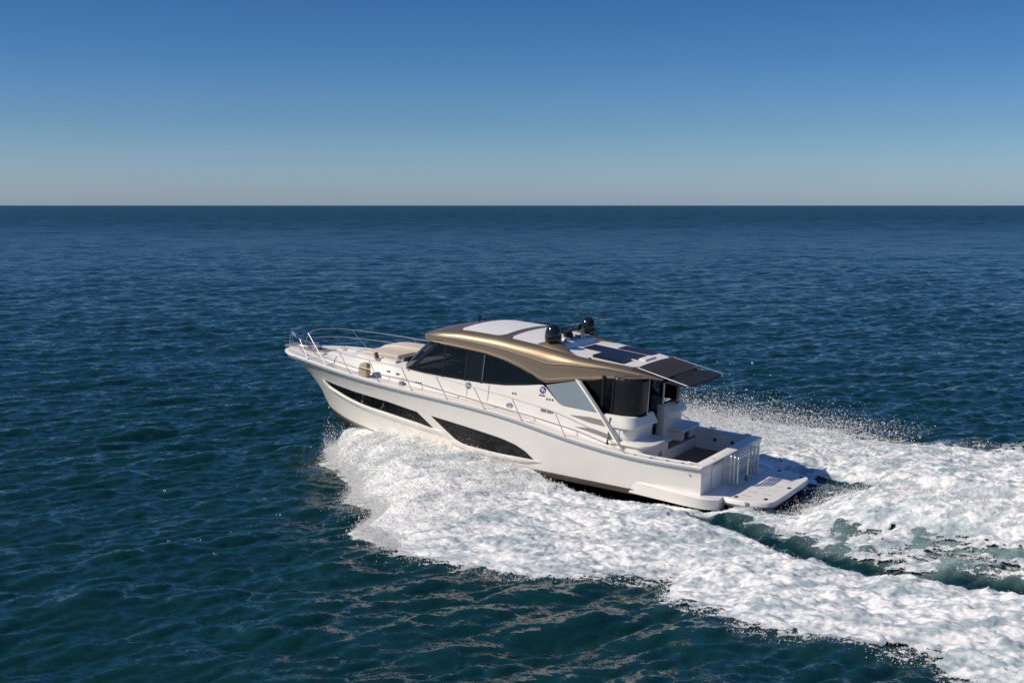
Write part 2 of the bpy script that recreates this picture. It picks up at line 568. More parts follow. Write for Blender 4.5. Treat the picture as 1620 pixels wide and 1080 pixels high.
# thin tan line along the foot of the cabin
for sd in (1, -1):
    tm = MB()
    tm.tube([(x, sd * (yb(x) + .045), zd(x) + .005) for x in np.linspace(3.0, 13.6, 70)], .016, 6)
    tm.build('cabin_foot_line', M['cushion'], cabin)

# door and hatch seams on the cabin side, drains and vents
def cab(x, z, d=0.004, sd=1):
    return (x, sd * (yc(x, z) + d), z)
for sd in (1, -1):
    for xx in (7.72, 6.98):
        sm = MB()
        pts = [cab(xx, z, .006, sd) for z in np.linspace(zd(xx) + .05, zsill(xx) - .02, 8)]
        sm.tube(pts, .006, 5)
        sm.build('door_seam', M['seam'], cabin)
    for (x, z, n) in ((5.02, 2.53, 3), (6.16, 2.53, 2), (9.56, 2.36, 3), (10.75, 2.52, 2), (10.35, 2.50, 2)):
        for k in range(n):
            v = MB()
            c = cab(x - k * .09, z, .0, sd)
            if x > 10:
                b_ = yb(x)
                c = (x - k * .07, sd * (lerp(b_, ysh(x), .45) + .02), z)
            v.lathe([(.026, 0), (.026, .014), (.012, .016), (0, .016)], c, 10, axis=(0, sd, 0.15))
            v.build('drain_fitting', M['blackmat'], cabin)
    # chrome oval fittings and the round vent by the side door
    for (x, z, rx, rz) in ((6.22, 2.17, .11, .075),):
        v = MB()
        rows = []
        for rr, hh in ((1, 0), (1, .02), (.8, .035), (.72, .012), (0.02, .012)):
            rows.append([cab(x + rx * rr * math.cos(t), z + rz * rr * math.sin(t), hh, sd) for t in [2 * math.pi * k / 20 for k in range(20)]])
        v.grid(rows, close=True)
        v.build('chrome_fitting', M['chrome'], cabin)
    v = MB()
    v.lathe([(.10, 0), (.10, .02), (.085, .03), (0, .03)], cab(7.70, 2.545, 0, sd), 20, axis=(0, sd, .12))
    v.build('round_vent', M['pale_pane'], cabin)
    # two grey air intakes aft
    for q in (((4.22, 2.20), (3.62, 2.235), (2.62, 2.20), (2.50, 2.10), (3.05, 2.055), (3.62, 2.09)), ((4.02, 1.90), (3.5, 1.935), (2.72, 1.86), (2.55, 1.74), (2.86, 1.735), (3.4, 1.80))):
        v = MB()
        v.prism([(a, c) for a, c in [(max(x, 3.02), z) for x, z in q]], 'y', 0, .012)
        v.v = [(x, sd * (yc(x, z) + y + .002), z) for x, y, z in v.v]
        v.build('air_intake', M['grey'], cabin)

# lettering: blue round emblem with a line of small letters, chrome model letters
def text_mesh(txt, size, extr):
    cu = bpy.data.curves.new('letters', 'FONT')
    cu.body = txt
    cu.size = size
    cu.extrude = extr
    cu.align_x = 'CENTER'
    cu.align_y = 'CENTER'
    cu.resolution_u = 2
    ob = bpy.data.objects.new('letters', cu)
    COL.objects.link(ob)
    dg = bpy.context.evaluated_depsgraph_get()
    me = bpy.data.meshes.new_from_object(ob.evaluated_get(dg))
    bpy.data.objects.remove(ob)
    return me
def text_on_cabin(name, txt, x, z, size, m, sd, slope, d=.006, extr=.004, sx=1.0):
    me = text_mesh(txt, size, extr)
    for v in me.vertices:
        a, b, c = v.co.x * sx, v.co.y, v.co.z
        X = x - sd * a if sd > 0 else x + a
        Z = z + b + (X - x) * slope
        v.co = (X, sd * (yc(X, Z) + d + extr + c), Z)
    me.materials.clear()
    me.materials.append(m)
    ob = bpy.data.objects.new(name, me)
    COL.objects.link(ob)
    ob.parent = cabin
    return ob
for sd in (1, -1):
    lg = MB()
    cx_, cz_, R_ = 5.19, 2.765, .105
    lg.lathe([(R_, 0), (R_, .006), (0, .006)], cab(cx_, cz_, .0, sd), 28, axis=(0, sd, .12))
    emblem = lg.build('emblem_disc', M['logo'], cabin)
    sw = MB()
    for off, fl in ((-.035, 1), (.04, 1)):
        pts = []
        for t in np.linspace(0, 1, 14):
            pts.append(cab(cx_ - sd * (off * .85 + .038 * math.sin(t * 2 * math.pi)), cz_ - .07 + .14 * t, .010, sd))
        sw.tube(pts, [.004 + .012 * math.sin(math.pi * t) for t in np.linspace(0, 1, 14)], 6)
    sw.build('emblem_wave', M['white'], emblem)
    text_on_cabin('maker_lettering', 'RIVIERA', cx_, cz_ - .155, .06, M['logoink'], sd, .0)
    text_on_cabin('model_lettering', '505 SUV', 4.98, 2.19, .115, M['rub'], sd, .04, extr=.012, sx=1.0)

# ------------------------------------------------------------------ windows
z0f = smooth_interp([1.6, 1.9, 2.14, 2.51, 3.19, 4.12, 5.27, 5.82, 6.52, 7.23, 7.94, 8.55, 9.4, 10.3], [3.44, 3.45, 3.46, 3.40, 3.32, 3.17, 2.93, 3.21, 3.42, 3.54, 3.58, 3.605, 3.62, 3.64], .10, 1, 11)
def win_patch(name, x0, x1, m, parent, sd=1, d=-.012, slant0=0.0, slant1=0.0, zpad=0.0, n=24, k=8, top=None):
    """glass between sill and roof edge, ends slanted by slant (x shift per metre of height)"""
    mb = MB()
    rows = []
    for i in range(n + 1):
        t = i / n
        rr = []
        for j in range(k + 1):
            f = j / k
            xb_ = lerp(x0, x1, t)
            z1 = zsill(xb_) - zpad
            z2 = max(z1 + .004, (top(xb_) if top else z0f(xb_)) + .05)
            z = lerp(z1, z2, f)
            x = xb_ + lerp(slant0, slant1, t) * (z - z1)
            rr.append((x, sd * (yc(x, z) + d), z))
        rows.append(rr)
    mb.grid(rows)
    return mb.build(name, m, parent, ang=60)
for sd in (1, -1):
    # fore pane leans with the screen pillar, then sliding pane, then the long aft pane
    win_patch('side_window', 8.66, 9.86, M['glass'], yacht, sd, slant1=-.98)
    win_patch('side_window', 7.86, 8.62, M['glass'], yacht, sd)
    win_patch('side_window', 7.28, 7.83, M['darkpane'], yacht, sd)
    win_patch('side_window', 5.22, 7.25, M['glass'], yacht, sd, n=40)
    fr = MB()
    for xx, w in ((8.64, .022), (7.845, .03), (7.265, .035)):
        rows = []
        for z in np.linspace(zsill(xx) - .02, z0f(xx) + .03, 8):
            rows.append([(xx - w, sd * (yc(xx, z) - .02), z), (xx - w, sd * (yc(xx, z) + .002), z), (xx + w, sd * (yc(xx, z) + .002), z), (xx + w, sd * (yc(xx, z) - .02), z)])
        fr.grid(rows)
    k = MB()
    k.tube([cab(7.235, z, .012, sd) for z in np.linspace(zsill(7.235) + .05, z0f(7.235) - .02, 6)], .009, 6)
    k.build('pane_trim', M['rub'], yacht)
    # sill band and the raked screen pillar
    rows = []
    for x in np.linspace(5.25, 9.95, 60):
        z = zsill(x)
        rows.append([cab(x, z - .004, -.02, sd), cab(x, z - .004, .004, sd), cab(x, z + .055 * min(1, (x - 5.25) * 2), .004, sd), cab(x, z + .055 * min(1, (x - 5.25) * 2), -.02, sd)])
    fr.grid(rows)
    rows = []
    for t in np.linspace(0, 1, 10):
        z = lerp(2.66, 3.62, t)
        x = lerp(9.93, 8.98, t)
        w = .10
        rows.append([(x - w, sd * (yc(x, z) - .03), z), (x - w, sd * (yc(x, z) + .004), z), (x + .02, sd * (yc(x, z) + .006), z), (x + .10, sd * (yc(x, z) - .06), z), (x + .06, sd * (yc(x, z) - .12), z)])
    fr.grid(rows)
    fr.build('window_frame', M['frame'], yacht, ang=30)

# raked windscreen, bowed forward in plan
ws = MB()
rows = []
for t in np.linspace(0, 1, 8):
    r = []
    for k in np.linspace(-1, 1, 25):
        yy = k * lerp(1.80, 1.72, t)
        x = lerp(9.96, 9.02, t) + .75 * (1 - abs(k) ** 2.4)
        z = lerp(2.69 + .07 * (1 - k * k), 3.62 + .04 * (1 - k * k), t)
        r.append((x, yy, z))
    rows.append(r)
ws.grid(rows)
windscreen = ws.build('windscreen', M['clearglass'], yacht)
mu = MB()
for k in (-.34, .34):
    pts = []
    for t in np.linspace(0, 1, 8):
        yy = k * lerp(1.80, 1.72, t)
        pts.append((lerp(9.96, 9.02, t) + .75 * (1 - abs(k) ** 2.4) + .01, yy, lerp(2.69 + .07 * (1 - k * k), 3.62 + .04 * (1 - k * k), t)))
    mu.tube(pts, .035, 6)
mu.build('screen_mullion', M['frame'], windscreen)
wp = MB()
wp.tube([(10.05, 1.55, 2.74), (9.75, 1.0, 3.05)], .012, 6)
wp.tube([(10.05, 1.55, 2.74), (10.0, 1.7, 2.66)], .03, 8)
wp.build('wiper', M['blackmat'], windscreen)

# ------------------------------------------------------------------ interior seen through the glass
rbox('saloon_floor', 3.2, 9.6, -1.75, 1.75, 1.72, 1.78, M['walnut'], yacht, 0.0)
hc = MB()
hc.prism([(8.9, 1.8), (8.9, 2.55), (9.05, 2.80), (9.9, 2.72), (9.9, 1.8)], 'y', -1.6, 1.7)
helm = hc.build('helm_console', M['interior'], yacht, bevel=.03)
sc_ = MB()
sc_.box(8.93, 8.98, .55, 1.25, 2.60, 2.86)
sc_.build('helm_screen', M['black'], helm, bevel=.01)
sw = MB()
c = Vector((8.60, 1.15, 2.72))
ax = Vector((-.8, 0, .6)).normalized()
u_ = ax.orthogonal().normalized()
w_ = ax.cross(u_)
sw.tube([c + (u_ * math.cos(t) + w_ * math.sin(t)) * .21 for t in [2 * math.pi * k / 28 for k in range(29)]], .017, 8)
for k in range(3):
    t = 2 * math.pi * k / 3 + .5
    sw.tube([c, c + (u_ * math.cos(t) + w_ * math.sin(t)) * .21], .012, 6)
sw.tube([c, c - ax * .3], .03, 8)
sw.build('steering_wheel', M['chrome'], helm)
for y in (1.05, .15):
    s_ = MB()
    s_.box(7.75, 8.25, y - .3, y + .3, 2.30, 2.45)
    s_.prism([(7.70, 2.42), (7.88, 2.42), (7.78, 3.12), (7.66, 3.12)], 'y', y - .28, y + .28)
    s_.box(7.9, 8.1, y - .12, y + .12, 1.78, 2.32)
    s_.build('helm_seat', M['leather'], yacht, bevel=.04)
sf = MB()
sf.box(4.2, 6.9, -1.7, -1.05, 1.78, 2.22)
sf.box(4.2, 6.9, -1.75, -1.55, 2.2, 2.66)
sf.build('saloon_sofa', M['leather'], yacht, bevel=.05)
gl = MB()
gl.box(3.5, 5.6, 1.15, 1.72, 1.78, 2.62)
gl.build('galley_counter', M['walnut'], yacht, bevel=.02)
bl = MB()
for z in np.linspace(2.95, 3.32, 4):
    bl.box(7.90, 8.55, 1.60, 1.64, z, z + .06)
bl.build('window_blind', M['leather'], yacht)

# ------------------------------------------------------------------ roof
y0f_m = smooth_interp([1.6, 2.0, 2.4, 3.0, 3.6, 4.4, 6, 8], [1.24, 1.30, 1.42, 1.56, 1.66, 1.75, 1.78, 1.78], .15, 1, 11)
XN = 10.12
def y0f(x):
    y = y0f_m(x)
    if x > 7.4:
        y *= max(0, 1 - ((x - 7.4) / (XN - 7.4)) ** 4.2) ** .5
    return y
zcf = smooth_interp([1.6, 1.95, 2.3, 2.65, 4, 5.0], [3.47, 3.56, 3.67, 3.725, 3.81, 3.875], .10, 1, 5.06)
zcf2 = smooth_interp([5.1, 5.6, 6.12, 7.25, 8.08, 8.9, 9.37, 9.75, 10.0, 10.12], [4.04, 4.08, 4.12, 4.18, 4.18, 4.09, 3.98, 3.86, 3.75, 3.68], .10, 5.06, 11)
def zc(x):
    return zcf(x) if x < 5.1 else zcf2(x)
z2f = smooth_interp([1.6, 1.95, 2.3, 2.79, 4.21, 4.75, 5.01, 5.51, 6.85, 8.13, 8.9, 9.37, 9.8, 10.12], [3.46, 3.54, 3.64, 3.71, 3.81, 3.87, 3.90, 3.97, 4.08, 4.10, 4.02, 3.92, 3.78, 3.68], .12, 1, 11)
z1f = smooth_interp([1.6, 2.2, 3.26, 4.43, 5.14, 5.82, 6.51, 7.22, 8.29, 8.86, 9.4, 9.8, 10.12], [3.45, 3.52, 3.63, 3.60, 3.54, 3.66, 3.76, 3.82, 3.87, 3.85, 3.78, 3.72, 3.66], .10, 1, 11)
def y2f(x):
    y = smooth_y2(x)
    return min(y, y0f(x) * .84)
smooth_y2 = smooth_interp([1.6, 2.4, 3.0, 4.0, 8.5, 11], [1.05, 1.22, 1.36, 1.46, 1.48, 1.48], .15, 1, 11)
def roof_z(x, y):
    y2 = max(1e-3, y2f(x))
    t = min(1, abs(y) / y2)
    return lerp(zc(x), z2f(x), t ** 2.2)
def roof_section(x):
    y0, y2 = y0f(x), y2f(x)
    z0, z1, z2 = z0f(x), z1f(x), z2f(x)
    y1 = y0 * 1.012 + .01 * min(1, y0)
    z1 = max(z1, z0 + .02)
    z2 = max(z2, z1 + .01)
    pts = []
    for t in (0, .2, .4, .6, .8, .92):
        pts.append((t * y2, lerp(zc(x), z2, t ** 2.2)))
    pts.append((y2, z2))
    for t in (.15, .3, .45, .6, .75, .88):                    # rolled shoulder
        a = t * math.pi / 2
        pts.append((y2 + (y1 - y2) * math.sin(a), z1 + (z2 - z1) * math.cos(a)))
    pts.append((y1, z1))
    g = .018 * min(1, y0)
    pts.append((y1 - g, z1 - .014))                            # crease under the shoulder
    pts.append((y1 - g * .6, lerp(z1, z0, .30)))
    pts.append((lerp(y1, y0, .72), lerp(z1, z0, .72)))
    pts.append((lerp(y1, y0, .80) + .012, lerp(z1, z0, .80)))  # fine moulded line
    pts.append((y0, z0 + .01))
    pts.append((y0 - .03, z0))
    pts.append((y0 - .10 * min(1, y0), z0 + .03))
    h = [(x, y, z) for y, z in pts]
    return [(x, -y, z) for y, z in pts[:0:-1]] + h
xr = [1.75 + (5.06 - 1.75) * i / 44 for i in range(45)] + [5.14 + .0 * i for i in range(1)] + [5.2 + (9.3 - 5.2) * i / 50 for i in range(51)] + [XN - (XN - 9.3) * (1 - t) ** 1.9 for t in np.linspace(.06, .995, 18)]
rf = MB()
rows = [roof_section(x) for x in xr]
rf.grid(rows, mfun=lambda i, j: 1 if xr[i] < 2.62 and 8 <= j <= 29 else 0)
rf.poly(rows[0])
rf.poly(rows[-1])
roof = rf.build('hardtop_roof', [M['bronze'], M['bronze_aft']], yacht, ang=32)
for sd in (1, -1):
    for nm, a_, b_, fy, fz in (('shoulder_glint', 2.4, 9.0, 0.0, 0.0), ('fascia_glint', 2.6, 9.2, .80, .80)):  # thin pale tubes added as painted highlight lines
        k = MB()
        pts = []
        for x in np.linspace(a_, b_, 70):
            y0, z0 = y0f(x), z0f(x)
            y1 = y0 * 1.012 + .01 * min(1, y0)
            z1 = max(z1f(x), z0 + .02)
            pts.append((x, sd * (lerp(y1, y0, fy) + .006), lerp(z1, z0, fz) + .004))
        k.tube(pts, .0075, 6)
        k.build(nm, M['bronze_glint'], roof)
hl = MB()
hl.grid([[(x, y * (y0f(x) - .09), max(3.40, z0f(x) + .035) if x > 6.0 or x < 3 else 3.42) for y in (-1, -.5, 0, .5, 1)] for x in np.linspace(1.8, 9.9, 30)])
hl.build('headliner', M['interior'], roof)

def roof_panel(name, x0, x1, hw, m, d=.014, r=.25, parent=roof, thick=.02, n=20, ya=None):
    mb = MB()
    rows = []
    for i in range(n + 1):
        x = lerp(x0, x1, i / n)
        e = min(x - x0, x1 - x)
        inset = 0 if e > r else r - math.sqrt(max(0, r * r - (r - e) ** 2))
        ya_, yb_ = (-(hw(x) if callable(hw) else hw), (hw(x) if callable(hw) else hw)) if ya is None else ya
        ya_ += inset
        yb_ -= inset
        r_ = [(x, ya_, roof_z(x, ya_) - .01)]
        for k in range(15):
            y = lerp(ya_, yb_, k / 14)
            r_.append((x, y, roof_z(x, y) + d))
        r_.append((x, yb_, roof_z(x, yb_) - .01))
        rows.append(r_)
    mb.grid(rows)
    mb.poly(rows[0])
    mb.poly(rows[-1])
    return mb.build(name, m, parent, ang=40)
roof_panel('roof_panel', 6.84, 8.36, lambda x: min(1.44, y2f(x) - .02), M['panel'], r=.22)
roof_panel('roof_panel', 5.22, 6.58, lambda x: min(1.44, y2f(x) - .02), M['panel'], r=.06)
aft_panel = roof_panel('aft_roof_panel', 2.58, 4.98, lambda x: y2f(x) - .03, M['panel'], r=.10)

def slab_on_roof(name, x0, x1, ya, yb_, h0, h1, m, parent=roof):
    mb = MB()
    for hh in (0,):
        rows = []
        for i in range(9):
            x = lerp(x0, x1, i / 8)
            rows.append([(x, ya, roof_z(x, ya) + h0), (x, ya, roof_z(x, ya) + h1), (x, (ya + yb_) / 2, roof_z(x, (ya + yb_) / 2) + h1), (x, yb_, roof_z(x, yb_) + h1), (x, yb_, roof_z(x, yb_) + h0)])
        mb.grid(rows)
        mb.poly(rows[0])
        mb.poly(rows[-1])
    return mb.build(name, m, parent, ang=30)
slab_on_roof('solar_panel', 2.98, 4.72, -.42, .36, .02, .045, M['solar'])
slab_on_roof('solar_panel', 3.02, 4.05, -1.22, -.62, .02, .045, M['solar'])
slab_on_roof('roof_hatch', 3.05, 3.98, .58, 1.22, .01, .085, M['blackglass'])
slab_on_roof('hatch_edge', 2.74, 2.94, -.45, .30, .012, .06, M['panel'])
# bronze shoulders that carry the domes
for sd in (1, -1):
    pd = MB()
    rows = []
    for t in np.linspace(0, 1, 26):
        x = lerp(6.15, 4.35, t)
        hump = math.exp(-((x - 5.33) / .26) ** 2) if x > 5.33 else math.exp(-((5.33 - x) / .55) ** 2)
        zt_ = z2f(x) + .0 + .17 * hump
        yi = 1.16 - .30 * hump + .22 * (1 - hump)
        yo = y2f(x) + .0
        base = min(z2f(x), roof_z(x, yi)) - .06
        rows.append([(x, sd * yi, base - (.12 if x < 5.1 else 0)), (x, sd * yi, max(zt_ - .01, z2f(x) - .02)), (x, sd * (yi + .04), zt_ + .004), (x, sd * (yi + .22 * hump + .06), zt_), (x, sd * yo, lerp(z2f(x), zt_, .12)), (x, sd * (yo + .03), z2f(x) - .04)])
    pd.grid(rows)
    pd.build('dome_shoulder', M['bronze'], roof, ang=45)
# moulded coaming between the shoulders
ar = MB()
rows = []
for y in np.linspace(-1.2, 1.2, 25):
    zt_ = roof_z(5.14, min(1.48, abs(y)))
    rows.append([(5.16, y, zt_ - .05), (5.12, y, zt_ + .015), (5.06, y, zt_ + .01), (5.0, y, zt_ - .03), (4.93, y, roof_z(4.93, y) + .012)])
ar.grid(rows)
ar.build('roof_step', M['panel'], roof)

def dome(y, R=.25):
    b = MB()
    z = z2f(5.35) + .085
    b.lathe([(R * .80, -.02), (R * .86, .03), (R * .95, .06), (R, .12), (R, .20), (R * .97, .28), (R * .88, .39), (R * .70, .475), (R * .45, .53), (R * .2, .555), (.0, .56)], (5.35, y, z), 32)
    d_ = b.build('satellite_dome', M['black'], roof)
    f = MB()
    f.lathe([(R * .7, -.07), (R * .92, -.06), (R * .92, .0), (R * .8, .01)], (5.35, y, z), 28)
    f.build('dome_base', M['blackmat'], d_)
dome(1.11)
dome(-1.11)
rd = MB()
rd.lathe([(.15, 0), (.15, .1), (.12, .17), (0, .17)], (5.42, .02, roof_z(5.42, 0) - .01), 20)
radar = rd.build('radar_pedestal', M['blackmat'], roof)
rd = MB()
rd.prism([(5.32, 4.24), (5.30, 4.28), (5.32, 4.42), (5.52, 4.42), (5.58, 4.32), (5.54, 4.24)], 'y', -.62, .62)
rd.build('radar_scanner', M['black'], radar, bevel=.02)
# clutter between the domes: horns, lights, small brackets
for (x, y, kind) in ((5.22, .66, 'h'), (5.20, .42, 'l'), (5.22, -.25, 'h'), (5.2, -.55, 'l'), (5.25, -.78, 'h')):
    k = MB()
    z = roof_z(5.2, y) + .005
    if kind == 'h':
        k.tube([(x - .12, y, z + .06), (x + .02, y, z + .06), (x + .10, y, z + .065)], [.055, .022, .03], 10)
        k.tube([(x, y, z - .02), (x, y, z + .06)], .012, 6)
        k.build('horn', M['chrome'], roof)
    else:
        k.lathe([(.05, 0), (.05, .05), (.035, .09), (0, .10)], (x, y, z), 12)
        k.build('deck_light', M['chrome'], roof)
for (x0, y0, z0_, dx, dz) in ((5.2, .74, 4.25, -.42, .86), (5.2, .30, 4.3, -.40, .80), (5.15, -.52, 4.3, -.55, 1.25)):
    k = MB()
    k.tube([(x0, y0, z0_), (x0 + dx * .25, y0, z0_ + dz * .25)], [.016, .014], 6)
    k.tube([(x0 + dx * .25, y0, z0_ + dz * .25), (x0 + dx, y0, z0_ + dz)], [.012, .008], 6)
    k.build('whip_antenna', M['blackmat'], roof)
k = MB()
k.tube([(5.15, -1.0, 4.2), (4.90, -1.15, 4.70)], [.014, .010], 6)
k.tube([(4.84, -1.15, 4.66), (4.96, -1.15, 4.76)], [.045, .045], 8)
k.tube([(4.93, -1.15, 4.70), (4.72, -1.15, 4.92)], [.010, .006], 6)
k.build('wind_sensor', M['blackmat'], roof)
k = MB()
zz = roof_z(8.75, -.3)
k.lathe([(.05, -.02), (.035, .02), (.03, .13), (.09, .15), (.09, .20), (.03, .215), (0, .22)], (8.75, -.3, zz), 14)
k.build('navigation_light', M['blackmat'], roof)
for x, y in ((6.55, 1.40), (3.97, 1.42), (6.55, -1.40)):
    k = MB()
    k.lathe([(.03, -.01), (.03, .03), (0, .035)], (x, y, roof_z(x, y)), 10)
    k.build('roof_fitting', M['blackmat'], roof)

# ------------------------------------------------------------------ awning
aw = MB()
E0, E1 = np.array((2.10, 1.34, 3.47)), np.array((2.10, -1.34, 3.50))
C0, C1 = np.array((1.015, 1.30, 3.385)), np.array((1.015, -1.30, 3.40))
rows = []
for t in np.linspace(0, 1, 14):
    r = []
    for k in np.linspace(0, 1, 17):
        a = E0 * (1 - k) + E1 * k
        b = C0 * (1 - k) + C1 * k
        b = b + np.array((-.22 * (1 - (2 * k - 1) ** 2), 0, .02 * (1 - (2 * k - 1) ** 2)))
        p = a * (1 - t) + b * t
        p[2] -= .035 * math.sin(math.pi * t)
        p[2] += .06 * (1 - (2 * k - 1) ** 2) * (1 - t * .5)
        p[1] *= 1 - .05 * math.sin(math.pi * t)
        r.append(tuple(p))
    rows.append(r)
aw.grid(rows)
awning = aw.build('awning', M['canvas'], yacht, solid=.012)
for sd in (1, -1):
    ap = MB()
    ap.tube([(2.56, sd * 1.24, z2f(2.56) + .03), (1.0, sd * 1.31, 3.42)], .014, 8)
    ap.lathe([(.03, -.03), (.04, .0), (.03, .04), (0, .05)], (1.0, sd * 1.31, 3.40), 10)
    ap.lathe([(.03, -.03), (.035, .0), (0, .03)], (2.56, sd * 1.24, z2f(2.56) + .03), 10)
    ap.build('awning_pole', M['chrome'], awning)

# ------------------------------------------------------------------ aft side: pale pane, curved strut, curtains
for sd in (1, -1):
    pn = MB()
    q = [(5.12, 2.92), (4.60, 2.43), (3.26, 2.385), (4.06, 3.20)]
    rows = []
    for t in np.linspace(0, 1, 10):
        a = (lerp(q[0][0], q[1][0], t), lerp(q[0][1], q[1][1], t))
        b = (lerp(q[3][0], q[2][0], t), lerp(q[3][1], q[2][1], t))
        rows.append([cab(lerp(a[0], b[0], k), lerp(a[1], b[1], k), -.012, sd) for k in np.linspace(0, 1, 10)])
    pn.grid(rows)
    pn.build('pale_side_pane', M['pale_pane'], yacht)
    # strut from roof to gunwale
    st = MB()
    pts = [(4.10, 1.80, 3.20), (3.72, 1.90, 2.86), (3.36, 1.955, 2.50), (3.02, 2.0, 2.12), (2.72, 2.04, 1.78), (2.42, 2.10, 1.46)]
    P = round_line(pts, 26)
    rows = []
    for i, p in enumerate(P):
        w = lerp(.085, .075, i / 25)
        rows.append([(p[0] + w, sd * (p[1] - .05), p[2] + .02), (p[0] + w, sd * (p[1] + .035), p[2] + .02), (p[0] - w * .2, sd * (p[1] + .06), p[2]), (p[0] - w, sd * (p[1] + .035), p[2] - .02), (p[0] - w, sd * (p[1] - .05), p[2] - .02)])
    st.grid(rows, close=True)
    st.poly(rows[0])
    st.poly(rows[-1])
    strut = st.build('roof_strut', M['white'], yacht, ang=50)
    gs = MB()
    gs.tube([(p[0] - .052, sd * (p[1] + .052), p[2] - .01) for p in P[:24]], .010, 6)
    gs.build('strut_seal', M['rub'], strut)
    # glass behind the strut and the wrap-round smoked curtain at the corner
    sg_ = MB()
    rows = []
    for t in np.linspace(0, 1, 8):
        x = lerp(4.0, 3.02, t)
        rows.append([(x, sd * lerp(1.72, 1.66, f), lerp(2.36, z0f(x) + .02, f)) for f in np.linspace(0, 1, 6)])
    sg_.grid(rows)
    sg_.build('quarter_window', M['glass'], yacht)
    ct = MB()
    outl = [(3.05, 1.70), (2.75, 1.69), (2.50, 1.62), (2.32, 1.48), (2.27, 1.30), (2.25, 1.05)]
    O_ = round_line(outl, 22)
    rows = []
    for i, (x, y) in enumerate(O_):
        ztop = 3.44
        rows.append([(x, sd * (y * lerp(1, .97, f) + .006 * math.sin(i * 1.9 + f * 5)), lerp(2.36, ztop, f)) for f in np.linspace(0, 1, 10)])
    ct.grid(rows)
    curtain = ct.build('cockpit_curtain', M['curtain'], yacht, solid=.006)
    ed = MB()
    ed.tube([(3.05, sd * lerp(1.705, 1.65, f), lerp(2.36, 3.38, f)) for f in np.linspace(0, 1, 5)], .022, 6)
    ed.tube([(x, sd * y, 2.365) for x, y in O_], .016, 6)
    ed.build('curtain_hem', M['blackmat'], curtain)

# saloon bulkhead with dark sliding doors
bk = MB()
for y0_, y1_ in ((-1.66, -.62), (-.58, .42), (.46, 1.66)):
    bk.box(3.36, 3.38, y0_, y1_, 1.42, 3.40)
doors = bk.build('saloon_door', M['smoke'], yacht, smooth=False)
bf = MB()
for y in (-1.68, -.60, .44, 1.68):
    bf.box(3.33, 3.40, y - .03, y + .03, 1.35, 3.42)
bf.box(3.33, 3.40, -1.64, 1.64, 3.34, 3.42)
bf.build('door_frame', M['frame'], doors, smooth=False)
for y, x in ((.66, 2.42), (-.40, 2.40)):
    k = MB()
    k.tube([(x, y, 2.34), (x, y, 3.47)], .030, 10)
    k.build('roof_post', M['beigepost'], yacht)

# ------------------------------------------------------------------ cockpit
ck = MB()
ck.box(.26, 1.92, -2.0, 2.0, .88, .92)
ck.build('cockpit_sole', M['teak'], yacht, smooth=False)
mz = MB()
mz.box(1.93, 3.40, -2.0, 2.0, 1.24, 1.28)
mz.build('mezzanine_floor', M['teak'], yacht, smooth=False)
for sd in (1, -1):
    ln = MB()
    rows = []
    for x in np.linspace(.22, 3.1, 14):
        z = zs(x) + .05
        rows.append([(x, sd * (Bh(x) - .40), z - .014), (x, sd * (Bh(x) - .44), z + .005), (x, sd * 2.02, z - .03), (x, sd * 2.0, .90)])
    ln.grid(rows)
    ln.build('cockpit_liner', M['white'], yacht, ang=40)
# transom top and its inner and outer faces
tb = MB()
outl = [(-.035, 0), (-.035, 1.62), (-.03, 2.0), (.0, 2.24), (.07, 2.33), (.22, 2.36), (.30, 2.2), (.30, 1.0), (.30, 0)]
tb2 = [(x, y) for x, y in outl] + [(x, -y) for x, y in outl[-2:0:-1]]
tb.prism(tb2, 'z', 1.40, 1.505)
tb.build('transom_top', M['white'], yacht, bevel=.02)
ti = MB()
ti.box(-.012, .27, -2.22, 2.22, .70, 1.402)
transom = ti.build('transom', M['hull'], yacht, bevel=.03)
ts = MB()
for y in (1.62, .78):
    ts.tube([(-.016, y, .78), (-.016, y, 1.36)], .008, 5)
ts.tube([(-.016, 1.62, 1.37), (-.016, .78, 1.37)], .006, 5)
ts.build('transom_seam', M['seam'], transom)
tt = MB()
tt.box(-.045, -.037, .80, 1.60, 1.425, 1.475)
tt.build('transom_slot', M['grey'], transom)
# step faces
rbox('mezzanine_step', 1.90, 1.935, -2.0, 2.0, .92, 1.245, M['white'], yacht, .008)
# upper port module under the curtain
def rounded_plan(x0, x1, y0, y1, r, corners):
    """outline; corners: set of 'aft+', 'aft-', 'fwd+', 'fwd-' that are rounded with radius r"""
    pts = []
    for nm, cx__, cy__, a0 in (('aft-', x0, y0, 180), ('fwd-', x1, y0, 270), ('fwd+', x1, y1, 0), ('aft+', x0, y1, 90)):
        if nm in corners:
            ox = cx__ + r if cx__ == x0 else cx__ - r
            oy = cy__ + r if cy__ == y0 else cy__ - r
            for k in range(7):
                a = math.radians(a0 + 90 * k / 6)
                pts.append((ox + r * math.cos(a), oy + r * math.sin(a)))
        else:
            pts.append((cx__, cy__))
    return pts
def mirror(pts, sd):
    return pts if sd > 0 else [(x, -y) for x, y in pts]
ma = MB()
ma.prism(rounded_plan(2.30, 3.36, .46, 1.84, .38, {'aft+'}), 'z', 1.26, 2.02)
mod_a = ma.build('galley_module', M['white'], yacht, bevel=.015)
ma = MB()
rim = rounded_plan(2.18, 3.36, .42, 1.90, .42, {'aft+'})
lo = rounded_plan(2.29, 3.36, .47, 1.85, .38, {'aft+'})
ma.grid([[(x, y, 2.02) for x, y in lo], [(x, y, 2.06) for x, y in rim], [(x, y, 2.12) for x, y in rim], [(x + .03, y - .02, 2.36) for x, y in lo], [(x + .10, lerp(1.2, y, .9), 2.375) for x, y in lo]], close=True)
ma.poly([(x + .10, lerp(1.2, y, .9), 2.375) for x, y in lo])
